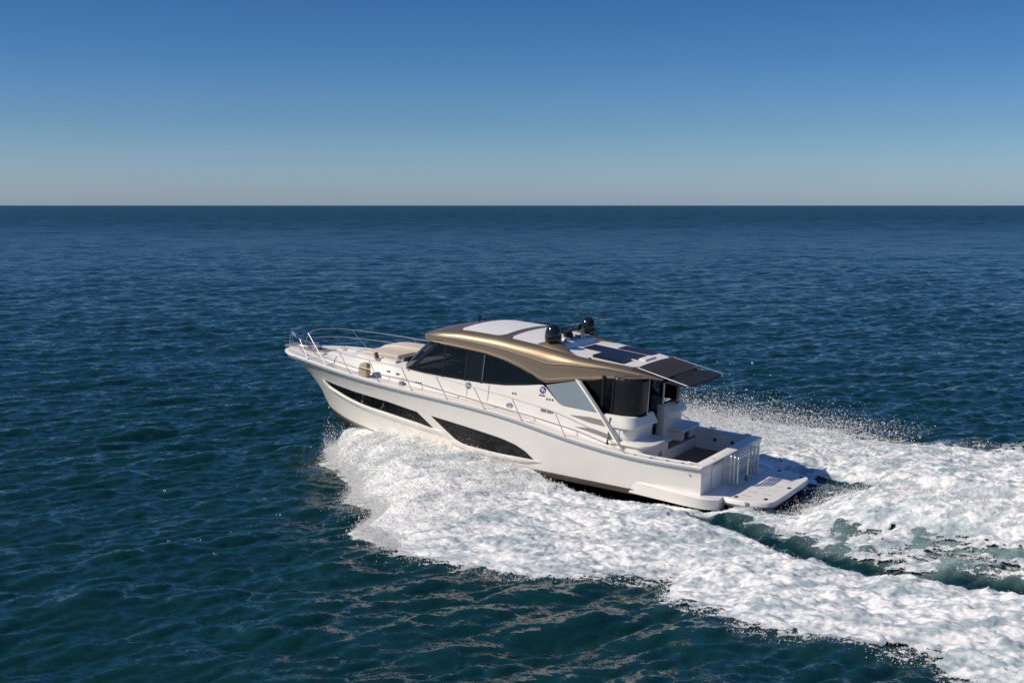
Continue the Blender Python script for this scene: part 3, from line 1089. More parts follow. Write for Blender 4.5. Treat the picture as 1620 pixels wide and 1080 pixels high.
ma.build('module_rim', M['white'], mod_a, ang=30)
ms = MB()
ms.tube([(2.70, 1.853, 1.35), (2.70, 1.853, 2.0)], .006, 5)
ms.box(2.50, 2.58, 1.845, 1.86, 1.92, 1.97)
ms.build('module_latch', M['seam'], mod_a)
# lower port module
mb_ = MB()
mb_.prism(rounded_plan(1.76, 2.95, .50, 1.96, .36, {'aft+'}), 'z', .92, 1.60)
mod_b = mb_.build('port_cabinet', M['white'], yacht, bevel=.015)
mb_ = MB()
mb_.prism(rounded_plan(1.68, 2.95, .44, 2.02, .42, {'aft+'}), 'z', 1.61, 1.70)
mb_.build('cabinet_top', M['white'], mod_b, bevel=.03)
mb_ = MB()
mb_.tube([(1.66, .50, 1.665), (1.66, 1.30, 1.665)], .022, 8)
for y in (.55, 1.25):
    mb_.tube([(1.66, y, 1.665), (1.70, y, 1.655)], .014, 6)
mb_.build('grab_rail', M['chrome'], mod_b)
for y in (1.12, .98):
    h_ = MB()
    h_.box(1.745, 1.762, y - .016, y + .016, 1.26, 1.38)
    h_.build('cabinet_handle', M['blackmat'], mod_b, bevel=.004)
ds = MB()
ds.tube([(1.757, 1.05, .98), (1.757, 1.05, 1.56)], .005, 5)
ds.build('cabinet_seam', M['seam'], mod_b)
# starboard console: jamb panel, sloping console, icebox with table top
jp = MB()
jp.box(2.28, 2.53, -.38, -.32, 1.26, 2.43)
jp.build('console_panel', M['white'], yacht, bevel=.012)
co = MB()
co.prism([(2.36, 1.26), (2.36, 1.98), (2.20, 2.06), (2.20, 2.14), (2.42, 2.40), (2.56, 2.40), (2.56, 1.26)], 'y', -1.84, -.385)
co.build('starboard_console', M['white'], yacht, bevel=.02)
ib = MB()
ib.box(1.98, 2.66, -2.12, -.98, .90, 1.575)
icebox = ib.build('icebox', M['white'], yacht, bevel=.015)
ib = MB()
ib.prism(rounded_plan(1.84, 2.95, -2.24, -.86, .24, {'aft-'}), 'z', 1.58, 1.655)
ib.build('icebox_top', M['panel'], icebox, bevel=.02)
ib = MB()
ib.box(1.965, 1.978, -1.55, -1.22, .98, 1.50)
ib.build('fridge_door', M['black'], icebox, bevel=.004)
ib = MB()
for ya_, yb_ in ((-1.18, -1.02), (-2.05, -1.62)):
    ib = MB()
    ib.box(1.966, 1.976, ya_, yb_, .98, 1.50)
    ib.build('cupboard_door', M['white'], icebox, bevel=.004)
# fittings of the cockpit
for (x, y, z) in ((1.30, -1.995, 1.25), (.75, -1.995, 1.25), (1.30, 1.995, 1.25)):
    k = MB()
    k.lathe([(.05, 0), (.05, .012), (.03, .02), (0, .02)], (x, y, z), 14, axis=(0, -1 if y > 0 else 1, 0))
    k.build('cockpit_light', M['blackmat'], yacht)
def cleat(x, y, z, rz, m, parent, L_=.26):
    k = MB()
    a = Matrix.Rotation(rz, 3, 'Z')
    def T(p):
        q = a @ Vector(p)
        return (x + q.x, y + q.y, z + q.z)
    k.tube([T((-L_ / 2, 0, .065)), T((-L_ / 4, 0, .055)), T((0, 0, .052)), T((L_ / 4, 0, .055)), T((L_ / 2, 0, .065))], [.008, .016, .018, .016, .008], 8)
    for sx in (-.05, .05):
        k.tube([T((sx, 0, 0)), T((sx, 0, .055))], .013, 8)
    return k.build('cleat', m, parent)
for x, y, rz in ((.35, 2.16, 0), (1.5, 2.28, 0), (5.3, 2.36, 0), (12.9, 1.80, -.35), (14.6, 1.02, -.6)):
    cleat(x, y, zs(x) + .048, rz, M['chrome'], gunwale)
    cleat(x, -y, zs(x) + .048, -rz, M['chrome'], gunwale)
for x, y in ((1.55, 2.23), (1.05, 2.21), (.62, 2.19), (2.0, 2.25), (.12, 1.2), (.12, -1.2), (.12, -1.85)):
    for s2 in ((1, -1) if x > .3 else (1,)):
        k = MB()
        z = (zs(x) + .05) if x > .3 else 1.504
        rows = [[(x + .055 * rr * math.cos(t), s2 * (y + .03 * rr * math.sin(t)), z + h) for t in [2 * math.pi * j / 14 for j in range(14)]] for rr, h in ((1, 0), (.95, .008), (.55, .008), (.5, -.01), (0.01, -.012))]
        k.grid(rows, close=True)
        k.build('rod_holder', M['chrome'], gunwale)

# ------------------------------------------------------------------ swim platform
pf = MB()
pf.prism([(-.0, -2.2), (-.0, 2.2), (-.30, 2.18), (-.50, 1.98), (-.50, -1.98), (-.30, -2.18)], 'z', .50, .715)
plat = pf.build('swim_platform', M['white'], yacht, bevel=.02)
sw_ = MB()
half = [(-.525, 1.97), (-.70, 2.02), (-1.05, 1.99), (-1.42, 1.87), (-1.66, 1.74), (-1.77, 1.56), (-1.80, 1.35), (-1.82, .6), (-1.825, 0)]
H_ = half + [(x, -y) for x, y in half[-2::-1]]
def off(pts, d, zz):
    r = []
    for x, y in pts:
        l = math.hypot(x + .9, y)
        r.append((x - (d * (x + .9) / l if x < -.6 else 0), y - d * y / l, zz))
    return r
rws = [off(H_, .30, .48), off(H_, .10, .50), off(H_, -.01, .60), off(H_, 0, .675), off(H_, .025, .712), off(H_, .05, .722)]
sw_.grid(rws, close=True)
sw_.poly(rws[0])
sw_.poly(rws[-1])
lift = sw_.build('lifting_platform', M['white'], plat, ang=30)
for y in (1.45, .95, .45, -.1, -.7, -1.25):
    for x in (-1.0, -1.38):
        if abs(y) > 1.3 and x < -1.3:
            continue
        k = MB()
        k.box(x - .13, x + .13, y - .010, y + .010, .722, .728)
        k.build('drain_slot', M['seam'], lift, smooth=False)
for x, y in ((-.80, 1.72), (-1.52, 1.42), (-1.66, -.12), (-1.56, -1.50), (-.82, -1.78)):
    k = MB()
    rows = [[(x + .05 * rr * math.cos(t), y + .085 * rr * math.sin(t), .723 + h) for t in [2 * math.pi * j / 16 for j in range(16)]] for rr, h in ((1.1, 0), (1, .010), (.7, .012), (.01, .006))]
    k.grid(rows, close=True)
    k.build('flush_cleat', M['blackmat'], lift)
k = MB()
k.prism([(-1.23, .600), (-1.05, .600), (-1.05, .69), (-1.23, .69)], 'y', 1.86, 1.965)
k.build('shore_socket', M['grey'], lift, bevel=.01)
# nested polished hoops standing against the transom
hoops = None
for i, x in enumerate((-.20, -.31, -.42)):
    k = MB()
    top = 1.56 - .012 * i
    pts = [(x, .68, .715), (x, .68, top - .06), (x, .66, top - .015), (x, .62, top), (x, -.90, top), (x, -.94, top - .015), (x, -.96, top - .06), (x, -.96, .715)]
    k.tube(pts, .026, 10)
    k.tube([(x, .68, 1.22), (x, -.96, 1.22)], .017, 8)
    for y in (.68, -.96):
        k.lathe([(.055, 0), (.055, .012), (.03, .02)], (x, y, .716), 14)
    k.build('transom_hoop', M['chrome'], plat)
k = MB()
k.tube([(-.40, -.16, .83), (-.40, -.16, 1.53)], .034, 12)
centre_post = k.build('hoop_post', M['chrome'], plat)
k = MB()
k.lathe([(.055, 0), (.06, .02), (.055, .12), (.036, .14)], (-.40, -.16, .718), 14)
k.build('post_boot', M['grey'], centre_post)

# ------------------------------------------------------------------ bow rail
def rail_pt(x, z, inset=.07):
    return (x, Bh(x) - inset, z)
ztop = smooth_interp([2.2, 3.23, 4.44, 5.96, 8.31, 10.23, 11.93, 13, 14.6, 16], [1.60, 2.02, 2.33, 2.52, 2.74, 2.87, 2.89, 2.95, 3.02, 3.04], .15, 1, 17)
stan = [(13.55, 14.05), (12.95, 13.35), (11.9, 12.42), (10.69, 11.13), (9.38, 9.82), (8.08, 8.51), (6.76, 7.17), (5.50, 5.86), (4.09, 4.45)]
stan[0] = (14.02, 14.56)
for sd in (1, -1):
    k = MB()
    pts = [rail_pt(2.25, 1.52)] + [rail_pt(x, ztop(x)) for x in np.linspace(2.35, 15.0, 60)] + [(15.35, .80, 3.02), (15.6, .58, 2.95), (15.74, .46, 2.75), (15.78, .42, zs(15.8) + .05)]
    k.tube([(p[0], sd * p[1], p[2]) for p in pts], .013, 8)
    rail = k.build('bow_rail', M['chrome'], yacht)
    k = MB()
    pts = [rail_pt(x, lerp(zs(x) + .05, ztop(x), .52)) for x in np.linspace(11.0, 15.0, 24)] + [(15.4, .76, 2.72), (15.74, .46, 2.70)]
    k.tube([(p[0], sd * p[1], p[2]) for p in pts], .011, 8)
    k.build('middle_rail', M['chrome'], rail)
    for a, b in stan:
        if a == 12.95:
            continue
        k = MB()
        p, q = rail_pt(a, zs(a) + .045), rail_pt(b, ztop(b))
        k.tube([(p[0], sd * p[1], p[2]), (q[0], sd * q[1], q[2])], .0115, 8)
        k.lathe([(.035, 0), (.035, .01), (.018, .025)], (p[0], sd * p[1], p[2]), 10)
        k.build('stanchion', M['chrome'], rail)
k = MB()
p, q = rail_pt(13.04, zs(13.04) + .045), (14.03, 1.60, 3.29)
k.tube([p, q], .016, 8)
k.build('boat_hook', M['chrome'], yacht)

# ------------------------------------------------------------------ foredeck gear
fw_ = MB()
fw_.prism([(14.35, -.42), (14.35, .42), (15.3, .26), (15.3, -.26)], 'z', zs(15) + .03, zs(15) + .072)
fw_.build('anchor_locker', M['seam'], yacht, bevel=.012)
wl_ = MB()
z_ = zs(15) + .07
wl_.lathe([(.13, 0), (.13, .05), (.08, .07), (.07, .16), (.11, .19), (.10, .23), (0, .24)], (14.95, .05, z_), 18)
wl_.tube([(14.95, .05, z_ + .06), (14.95, -.22, z_ + .06)], .07, 12)
wl_.build('windlass', M['chrome'], yacht)
ac = MB()
ac.tube([(15.3, .0, z_ + .03), (15.9, 0, z_ + .03), (16.12, 0, z_ - .03)], .03, 8)
ac.tube([(16.12, 0, z_ - .03), (15.98, 0, z_ - .32)], [.03, .025], 8)
ac.prism([(15.62, z_ - .40), (16.10, z_ - .28), (16.02, z_ - .42), (15.75, z_ - .48)], 'y', -.16, .16)
ac.build('anchor', M['chrome'], yacht, bevel=.01)
br_ = MB()
for y in (-.13, .13):
    br_.prism([(15.4, z_ - .02), (16.2, z_ - .06), (16.22, z_ + .02), (15.9, z_ + .08), (15.4, z_ + .06)], 'y', y - .012, y + .012)
br_.tube([(16.14, -.12, z_ - .02), (16.14, .12, z_ - .02)], .035, 10)
br_.build('bow_roller', M['chrome'], yacht)
k = MB()
for i in range(9):
    x = 15.25 - i * .035
    k.lathe([(.012, 0), (.02, .008), (.012, .016)], (x, .05 + .004 * (-1) ** i, z_ + .03), 8, axis=(1, 0, 0))
k.build('anchor_chain', M['chrome'], yacht)
for y in (-.55, .55):
    k = MB()
    k.box(14.15, 14.45, y - .12, y + .12, zs(14.3) + .04, zs(14.3) + .10)
    k.build('deck_locker', M['white'], yacht, bevel=.015)
k = MB()
k.prism(rounded_plan(13.0, 13.45, -.30, .30, .1, {'aft+', 'aft-', 'fwd+', 'fwd-'}), 'z', zsh(13.2) + .03, zsh(13.2) + .08)
k.build('foredeck_hatch', M['panel'], yacht, bevel=.012)
# sun lounge
rbox('lounge_base', 10.75, 12.45, -1.0, .92, 2.66, 2.74, M['white'], yacht, .02)
def cushion(name, pts, y0_, y1_, bev=.05):
    k = MB()
    k.prism(pts, 'y', y0_, y1_)
    return k.build(name, M['cushion'], yacht, bevel=bev, seg=4)
cushion('sunpad_cushion', [(10.98, 2.745), (12.40, 2.745), (12.44, 2.80), (12.38, 2.845), (11.0, 2.86)], -.16, .84)
cushion('sunpad_cushion', [(10.72, 2.745), (12.35, 2.745), (12.50, 2.80), (12.28, 2.915), (11.9, 2.965), (10.75, 2.985)], -1.10, -.18)
rbox('lounge_locker', 10.76, 11.32, .98, 1.30, 2.60, 2.78, M['white'], yacht, .015)
rbox('lounge_locker', 11.62, 12.35, .98, 1.16, 2.62, 2.76, M['white'], yacht, .015)
k = MB()
k.prism([(11.60, 2.70), (11.66, 2.70), (11.72, 2.90), (11.67, 2.91)], 'y', 1.0, 1.18)
k.prism([(11.35, 2.68), (11.62, 2.69), (11.62, 2.73), (11.35, 2.76)], 'y', 1.0, 1.24)
k.build('lounge_armrest', M['grey'], yacht, bevel=.01)
rbox('headrest_panel', 10.70, 10.76, -1.05, .95, 2.68, 2.86, M['grey'], yacht, .012)
k = MB()
for i in range(4):
    k.lathe([(.035, 0), (.035, .05), (.02, .06)], (12.62 + .06 * (i % 2), -.55 - .07 * (i // 2), 2.69), 10)
k.build('drink_holder', M['chrome'], yacht)
k = MB()
k.box(9.98, 10.12, yb(10.05) + .03, yb(10.05) + .13, zd(10.05), zd(10.05) + .11)
k.build('step_light', M['grey'], cabin, bevel=.01)
k = MB()
k.box(13.72, 13.80, .92, 1.05, zs(13.7) + .04, zs(13.7) + .07)
k.build('deck_filler', M['grey'], gunwale, bevel=.005)

# ------------------------------------------------------------------ things carried by the yacht
def on_boat(o, p):
    o.matrix_world = BOAT @ Matrix.Translation(p)
fb = MB()
bw_, bh = .36, .42
fb.prism([(-.17, -.02), (.17, -.04), (.185, .18), (.165, .36), (.10, .42), (-.10, .43), (-.17, .37), (-.18, .15)], 'y', -.10, .10)
bag = fb.build('fender_bag', M['bag'], None, bevel=.05, seg=3)
on_boat(bag, (11.43, 2.0, zs(11.4) + .05))
tag(bag, 'sand coloured canvas bag hanging on the port bow rail of the yacht', 'bag')
fl = bpy.data.objects.new('bow_flag', None)
COL.objects.link(fl)
on_boat(fl, (15.93, 0, zs(15.9) + .05))
tag(fl, 'small blue flag on a thin staff at the very tip of the bow', 'flag')
k = MB()
k.tube([(0, 0, 0), (.16, 0, .56)], [.011, .008], 8)
k.lathe([(.016, 0), (.016, .02), (0, .03)], (.16, 0, .56), 8)
k.build('flagstaff', M['chrome'], fl)
k = MB()
rows = []
for i in range(15):
    t = i / 14
    rows.append([(.155 - .045 * (1 - f) - t * .34, .035 * math.sin(t * 7 + f) * t ** .5, .545 - .17 * (1 - f) - t * .10 * (1.2 - .6 * f) + .01 * math.sin(t * 9)) for f in np.linspace(0, 1, 6)])
k.grid(rows, mfun=lambda i, j: 1 if 2 <= i <= 6 and 1 <= j <= 3 and (i + j) % 3 else 0)
k.build('flag_cloth', [M['flagblue'], M['flagwhite']], fl)

# ------------------------------------------------------------------ numpy noise
def _hash(ix, iy, seed):
    h = (ix.astype(np.int64) * 374761393 + iy.astype(np.int64) * 668265263 + seed * 974634777) & 0xFFFFFFFF
    h = ((h ^ (h >> 13)) * 1274126177) & 0xFFFFFFFF
    h = (h ^ (h >> 16)) & 0xFFFFFF
    return h / float(0xFFFFFF)
def vnoise(x, y, seed=0):
    ix, iy = np.floor(x), np.floor(y)
    fx, fy = x - ix, y - iy
    fx = fx * fx * fx * (fx * (fx * 6 - 15) + 10)
    fy = fy * fy * fy * (fy * (fy * 6 - 15) + 10)
    a, b = _hash(ix, iy, seed), _hash(ix + 1, iy, seed)
    c, d = _hash(ix, iy + 1, seed), _hash(ix + 1, iy + 1, seed)
    return (a * (1 - fx) + b * fx) * (1 - fy) + (c * (1 - fx) + d * fx) * fy
def fbm(x, y, octv, seed=0, gain=.5):
    s, a, t = 0, 1., 0
    for o in range(octv):
        c, sn = math.cos(.7 * o + .3), math.sin(.7 * o + .3)
        s = s + a * vnoise((x * c - y * sn) * 2 ** o + 13.7 * o, (x * sn + y * c) * 2 ** o - 7.1 * o, seed + o)
        t += a
        a *= gain
    return s / t
def billow(x, y, octv, seed=0, gain=.5):
    s, a, t = 0, 1., 0
    for o in range(octv):
        c, sn = math.cos(.9 * o + .5), math.sin(.9 * o + .5)
        s = s + a * np.abs(2 * vnoise((x * c - y * sn) * 2 ** o + 5.3 * o, (x * sn + y * c) * 2 ** o + 3.9 * o, seed + o) - 1)
        t += a
        a *= gain
    return s / t
def sst(a, b, x):
    t = np.clip((x - a) / (b - a), 0, 1)
    return t * t * (3 - 2 * t)

# ------------------------------------------------------------------ sea and wake shape
rng = np.random.default_rng(11)
NW = 140
lam = np.exp(rng.uniform(math.log(.32), math.log(13.0), NW))
th = math.radians(116) + rng.normal(0, math.radians(30), NW)
kx, ky = 2 * np.pi / lam * np.cos(th), 2 * np.pi / lam * np.sin(th)
slope = .030 * np.interp(lam, [.45, 1, 2, 3, 5, 8, 13], [1.5, 1.5, 1.15, .72, .36, .22, .17])
amp = slope * lam / (2 * np.pi)
ph = rng.uniform(0, 2 * np.pi, NW)
def waves(x, y, cell):
    """height and horizontal shift of the wind waves; waves finer than the mesh fade out"""
    h = np.zeros_like(x)
    dx = np.zeros_like(x)
    dy = np.zeros_like(x)
    grp = .55 + .9 * fbm(x * .07, y * .07, 2, 91)
    for i in range(NW):
        a = kx[i] * x + ky[i] * y + ph[i]
        f = np.clip(lam[i] / (cell * 3.0) - .6, 0, 1)
        w = amp[i] * f
        c = np.cos(a)
        h += w * np.sin(a)
        dx += w * c * math.cos(th[i])
        dy += w * c * math.sin(th[i])
    return h * grp, dx * grp, dy * grp

SO = [-16, -14, -11, -8.36, -7.98, -7.09, -5.96, -4.31, -3.77, -2.41, -1.91, -1.39, -.08, 1.4, 3.06, 4.31, 5.14, 6.28, 7.06, 8.62, 9.0, 10.3, 11, 12, 13, 13.6, 14.2]
PO = [15.5, 14.6, 13.4, 11.95, 11.2, 11.0, 11.15, 11.2, 10.55, 10.1, 8.9, 9.4, 9.9, 10.5, 10.35, 10.2, 9.4, 8.9, 6.7, 6.1, 5.2, 4.0, 3.45, 2.7, 1.7, .8, .2]
SI = [-16, -13, -8.74, -7.49, -6.28, -4.97, -3.61, -2.02, -.4, .6, 2, 3.2, 4.6, 6, 9, 11, 13, 14.2]
PI_ = [9.0, 7.6, 6.4, 6.3, 6.6, 6.35, 5.75, 4.75, 3.6, 3.25, 2.95, 2.75, 2.45, 2.35, 2.1, 1.5, .6, -.3]
SOS = [-16, -11, -6.2, -4.4, -2.7, -1, 1.2, 3.7, 6, 7.5, 9, 11, 12, 13, 13.6, 14.2]
POS = [13.2, 11.6, 10.6, 10.3, 9.8, 10.5, 11.3, 11.3, 10.8, 10.4, 8.5, 4.6, 3.2, 1.9, .9, .2]
SIS = [-16, -12, -7.5, -5.4, -3.6, -2.3, -.5, 1.1, 3, 6, 9, 11, 13, 14.2]
PIS = [3.0, 2.4, 2.5, 2.8, 3.1, 3.2, 3.4, 2.6, 2.35, 2.3, 2.1, 1.5, .6, -.3]
def to_sp(x, y):
    dx, dy = x - BX, y - BY
    return dx * FW[0] + dy * FW[1], dx * PT[0] + dy * PT[1]
def to_xy(s, p):
    return BX + s * FW[0] + p * PT[0], BY + s * FW[1] + p * PT[1]
HULLH = np.array([[s_, Bh(s_)] for s_ in np.linspace(0, LB, 60)])
def wake(s, p):
    """returns water height, foam height above it, foam density 0..1, aeration 0..1"""
    port = p > 0
    ap = np.abs(p)
    I = np.where(port, np.interp(s, SI, PI_), np.interp(s, SIS, PIS))
    O = np.where(port, np.interp(s, SO, PO), np.interp(s, SOS, POS))
    wob = (fbm(s * .55, p * .55, 3, 5) - .5) * 1.6 + (fbm(s * 2.2, p * 2.2, 3, 17) - .5) * .7
    din = ap - I
    dout = O - ap + .40 * sst(4.0, 6.5, s) * sst(13.4, 11.5, s)
    wob = wob + sst(3, 6, s) * (.9 * (fbm(s * 1.3 + 9, p * 1.3, 3, 27) - .5) + 1.0 * (fbm(s * 5.5, p * 5.5, 3, 29) - .5))
    live = sst(14.1, 13.3, s)
    t = np.clip(din / np.maximum(.3, O - I), 0, 1)
    # mean surface of the breaking sheet thrown off the hull
    Hs = np.interp(s, [-16, -8, -2, 2, 4, 5, 8, 10, 12, 13.2, 14], [.22, .28, .28, .24, .36, .58, .92, 1.06, 1.0, .55, .05])
    fore = sst(3.2, 5.2, s)
    shape_f = (1 - t ** 1.6) * .96 * sst(-.1, .9, dout)
    shape_a = sst(0, .7, din) * (1 - .6 * t) * sst(-.05, 2.4, dout + wob * .5) * .9 + .02
    sheet = Hs * (fore * shape_f + (1 - fore) * shape_a) * live
    inside = sst(-.35, .05, din) * sst(np.interp(s, [1, 5], [-1.0, -.45]), np.interp(s, [1, 5], [1.15, .25]), dout + wob * .45)
    water = np.zeros_like(s)
    # trough beside and behind the hull
    tr_c = np.where(port, I - .75, I - .6)
    tr = np.exp(-((ap - tr_c) / .75) ** 2) * sst(4.5, 2.5, s)
    water -= .20 * tr * sst(-16, -6, s)
    # hull wash and the two prop ridges behind the transom
    behind = sst(-1.6, -3.6, s)
    ridge_p = np.interp(s, [-16, -8, -3], [2.6, 1.7, 1.4])
    rid = np.exp(-(np.where(p < ridge_p, (p - ridge_p) / .75, (p - ridge_p) / 1.5)) ** 2) * behind
    water += .95 * rid * np.interp(s, [-16, -9, -4.5, -2.8], [.6, .9, 1.0, .2])
    ridge2 = np.exp(-((p + 1.7) / 1.0) ** 2) * behind
    water += .12 * ridge2
    water -= .25 * np.exp(-((p) / 1.9) ** 2) * sst(.5, -.6, s) * sst(-4.0, -1.8, s)
    dens = inside * live * np.interp(s, [-14, 1, 5, 9], [.80, .86, .97, 1.0])
    # port hull wash ribbon
    hb_ = np.interp(s, HULLH[:, 0], HULLH[:, 1])
    ribbon = np.exp(-((ap - hb_ - .20 + np.clip(s, -9, 0) * -.10) / .28) ** 2) * sst(4.0, 2.8, s) * sst(-3.5, -1.0, s)
    dens = np.maximum(dens, ribbon * 1.0)
    water += .14 * ribbon
    # prop wash
    top = sst(ridge_p - 1.7, ridge_p - 1.0, p) * sst(ridge_p + 2.2, ridge_p + .9, p) * behind
    dens = np.maximum(dens, 1.15 * top)
    mid = sst(-3.1, -2.2, p) * sst(1.1, .1, p) * sst(-1.2, -2.4, s)
    dens = np.maximum(dens, mid * .33)
    near = sst(-2.9, -1.2, s * 1.0) * sst(0.3, -.6, s) * sst(2.6, 1.6, ap)
    dens = np.maximum(dens, near * .40)
    lace = sst(ridge_p + .1, ridge_p + .9, p) * sst(I - .95, I - 1.6, p) * sst(.6, -1.2, s)
    dens = np.maximum(dens, lace * np.interp(s, [-12, -7, -5, -2], [.44, .48, .64, .68]))
    aer = np.clip((lace * 1.1 + .5 * rid) * np.interp(s, [-11, -7.5, -4.5, -2], [1, .95, .6, .35]) + .35 * mid + .15 * inside, 0, 1)
    lacy = np.clip(sst(.9, .35, dens) * sst(7.5, 4.5, s), 0, 1)
    return water, sheet * inside, dens, aer, wob, lacy

# ------------------------------------------------------------------ sea mesh
def np_mesh(name, V, Fq, attrs=None, smooth=True):
    me = bpy.data.meshes.new(name)
    n, k = Fq.shape
    me.vertices.add(len(V))
    me.vertices.foreach_set('co', V.astype(np.float32).ravel())
    me.loops.add(n * k)
    me.loops.foreach_set('vertex_index', Fq.astype(np.int32).ravel())
    me.polygons.add(n)
    me.polygons.foreach_set('loop_start', np.arange(0, n * k, k, dtype=np.int32))
    me.polygons.foreach_set('loop_total', np.full(n, k, dtype=np.int32))
    me.polygons.foreach_set('use_smooth', np.full(n, smooth, dtype=bool))
    for nm, a in (attrs or {}).items():
        at = me.attributes.new(nm, 'FLOAT', 'POINT')
        at.data.foreach_set('value', a.astype(np.float32))
    me.update()
    me.validate()
    return me
ny_near = 640
yy = [18.5]
while yy[-1] < 420:
    yy.append(yy[-1] + .032 * (yy[-1] / 22) ** 1.45)
ynear = np.array(yy)
yf = [ynear[-1]]
while yf[-1] < 9000:
    yf.append(yf[-1] + (.0030 if yf[-1] < 4000 else .006) * yf[-1])
yfar = np.concatenate([yf[1:], np.geomspace(yf[-1] * 1.03, 70000, 30)])
yback = np.array([-400, -150, -60, -20, -5, 3, 8, 11, 13, 14.5, 15.6, 16.5, 17.2, 17.8, 18.2])
Y = np.concatenate([yback, ynear, yfar])
NXH = 560
uu = np.linspace(-1, 1, 2 * NXH + 1)
core = np.sign(uu) * (np.abs(uu) * 1.0 + np.clip(np.abs(uu) - .86, 0, 1) ** 2 * 110)
Wd = .43 * np.maximum(Y, 18.5) + 3.0
X = core[None, :] * Wd[:, None]
YY = np.repeat(Y[:, None], X.shape[1], 1)
dyy = np.gradient(Y)
cell = np.maximum(np.repeat(dyy[:, None], X.shape[1], 1), np.gradient(X, axis=1))
far_f = 1.0 * (YY > 12)
# longer sea further out, where the short waves no longer show one by one
NF = 60
lf = np.exp(rng.uniform(math.log(6), math.log(90), NF))
tf = math.radians(100) + rng.normal(0, math.radians(35), NF)
pf0 = rng.uniform(0, 2 * np.pi, NF)
far_h = np.zeros_like(X)
fm = YY[:, 0] > 110
for i in range(NF):
    kx_, ky_ = 2 * np.pi / lf[i] * math.cos(tf[i]), 2 * np.pi / lf[i] * math.sin(tf[i])
    f = np.clip(lf[i] / (cell[fm] * 3.0) - .6, 0, 1) * np.clip((YY[fm] - 110 - 4 * lf[i]) / 420, 0, 1)
    far_h[fm] += .017 * min(1, 16 / lf[i]) * lf[i] / (2 * np.pi) * f * np.sin(kx_ * X[fm] + ky_ * YY[fm] + pf0[i])
h, hx, hy = waves(X, YY, cell)
S_, P_ = to_sp(X, YY)
wk = (S_ > -16) & (S_ < 14.3) & (np.abs(P_) < 16)
wz = np.zeros_like(X)
aer = np.zeros_like(X)
calm = np.ones_like(X)
a_, b_, c_, d_, w_, l_ = wake(S_[wk], P_[wk])
cov = np.clip(c_, 0, 1)
wz[wk] = a_ + b_ * .92 - .06 * np.clip((c_ - .6) / .3, 0, 1)
aer[wk] = d_
calm[wk] = 1 - .65 * cov
# water close outside the breaking edge is ruffled and lifted a little
fine = (fbm(X[wk] * 1.6, YY[wk] * 1.6, 4, 33) - .5) * (.06 + .30 * np.clip(l_ * (np.abs(P_[wk]) < 5.5) * (S_[wk] < 0), 0, 1))
wz[wk] += fine
h = h * calm * far_f + wz + far_h
V = np.stack([X - hx * calm * far_f * .6, YY - hy * calm * far_f * .6, h], 2).reshape(-1, 3)
nr, nc = X.shape
idx = np.arange(nr * nc).reshape(nr, nc)
Fq = np.stack([idx[:-1, :-1], idx[:-1, 1:], idx[1:, 1:], idx[1:, :-1]], 2).reshape(-1, 4)
sea_me = np_mesh('sea_water', V, Fq, {'aeration': aer.ravel(), 'ripple': np.clip(np.log(np.maximum(YY, 1) / 75) / math.log(12), 0, 1).ravel()})

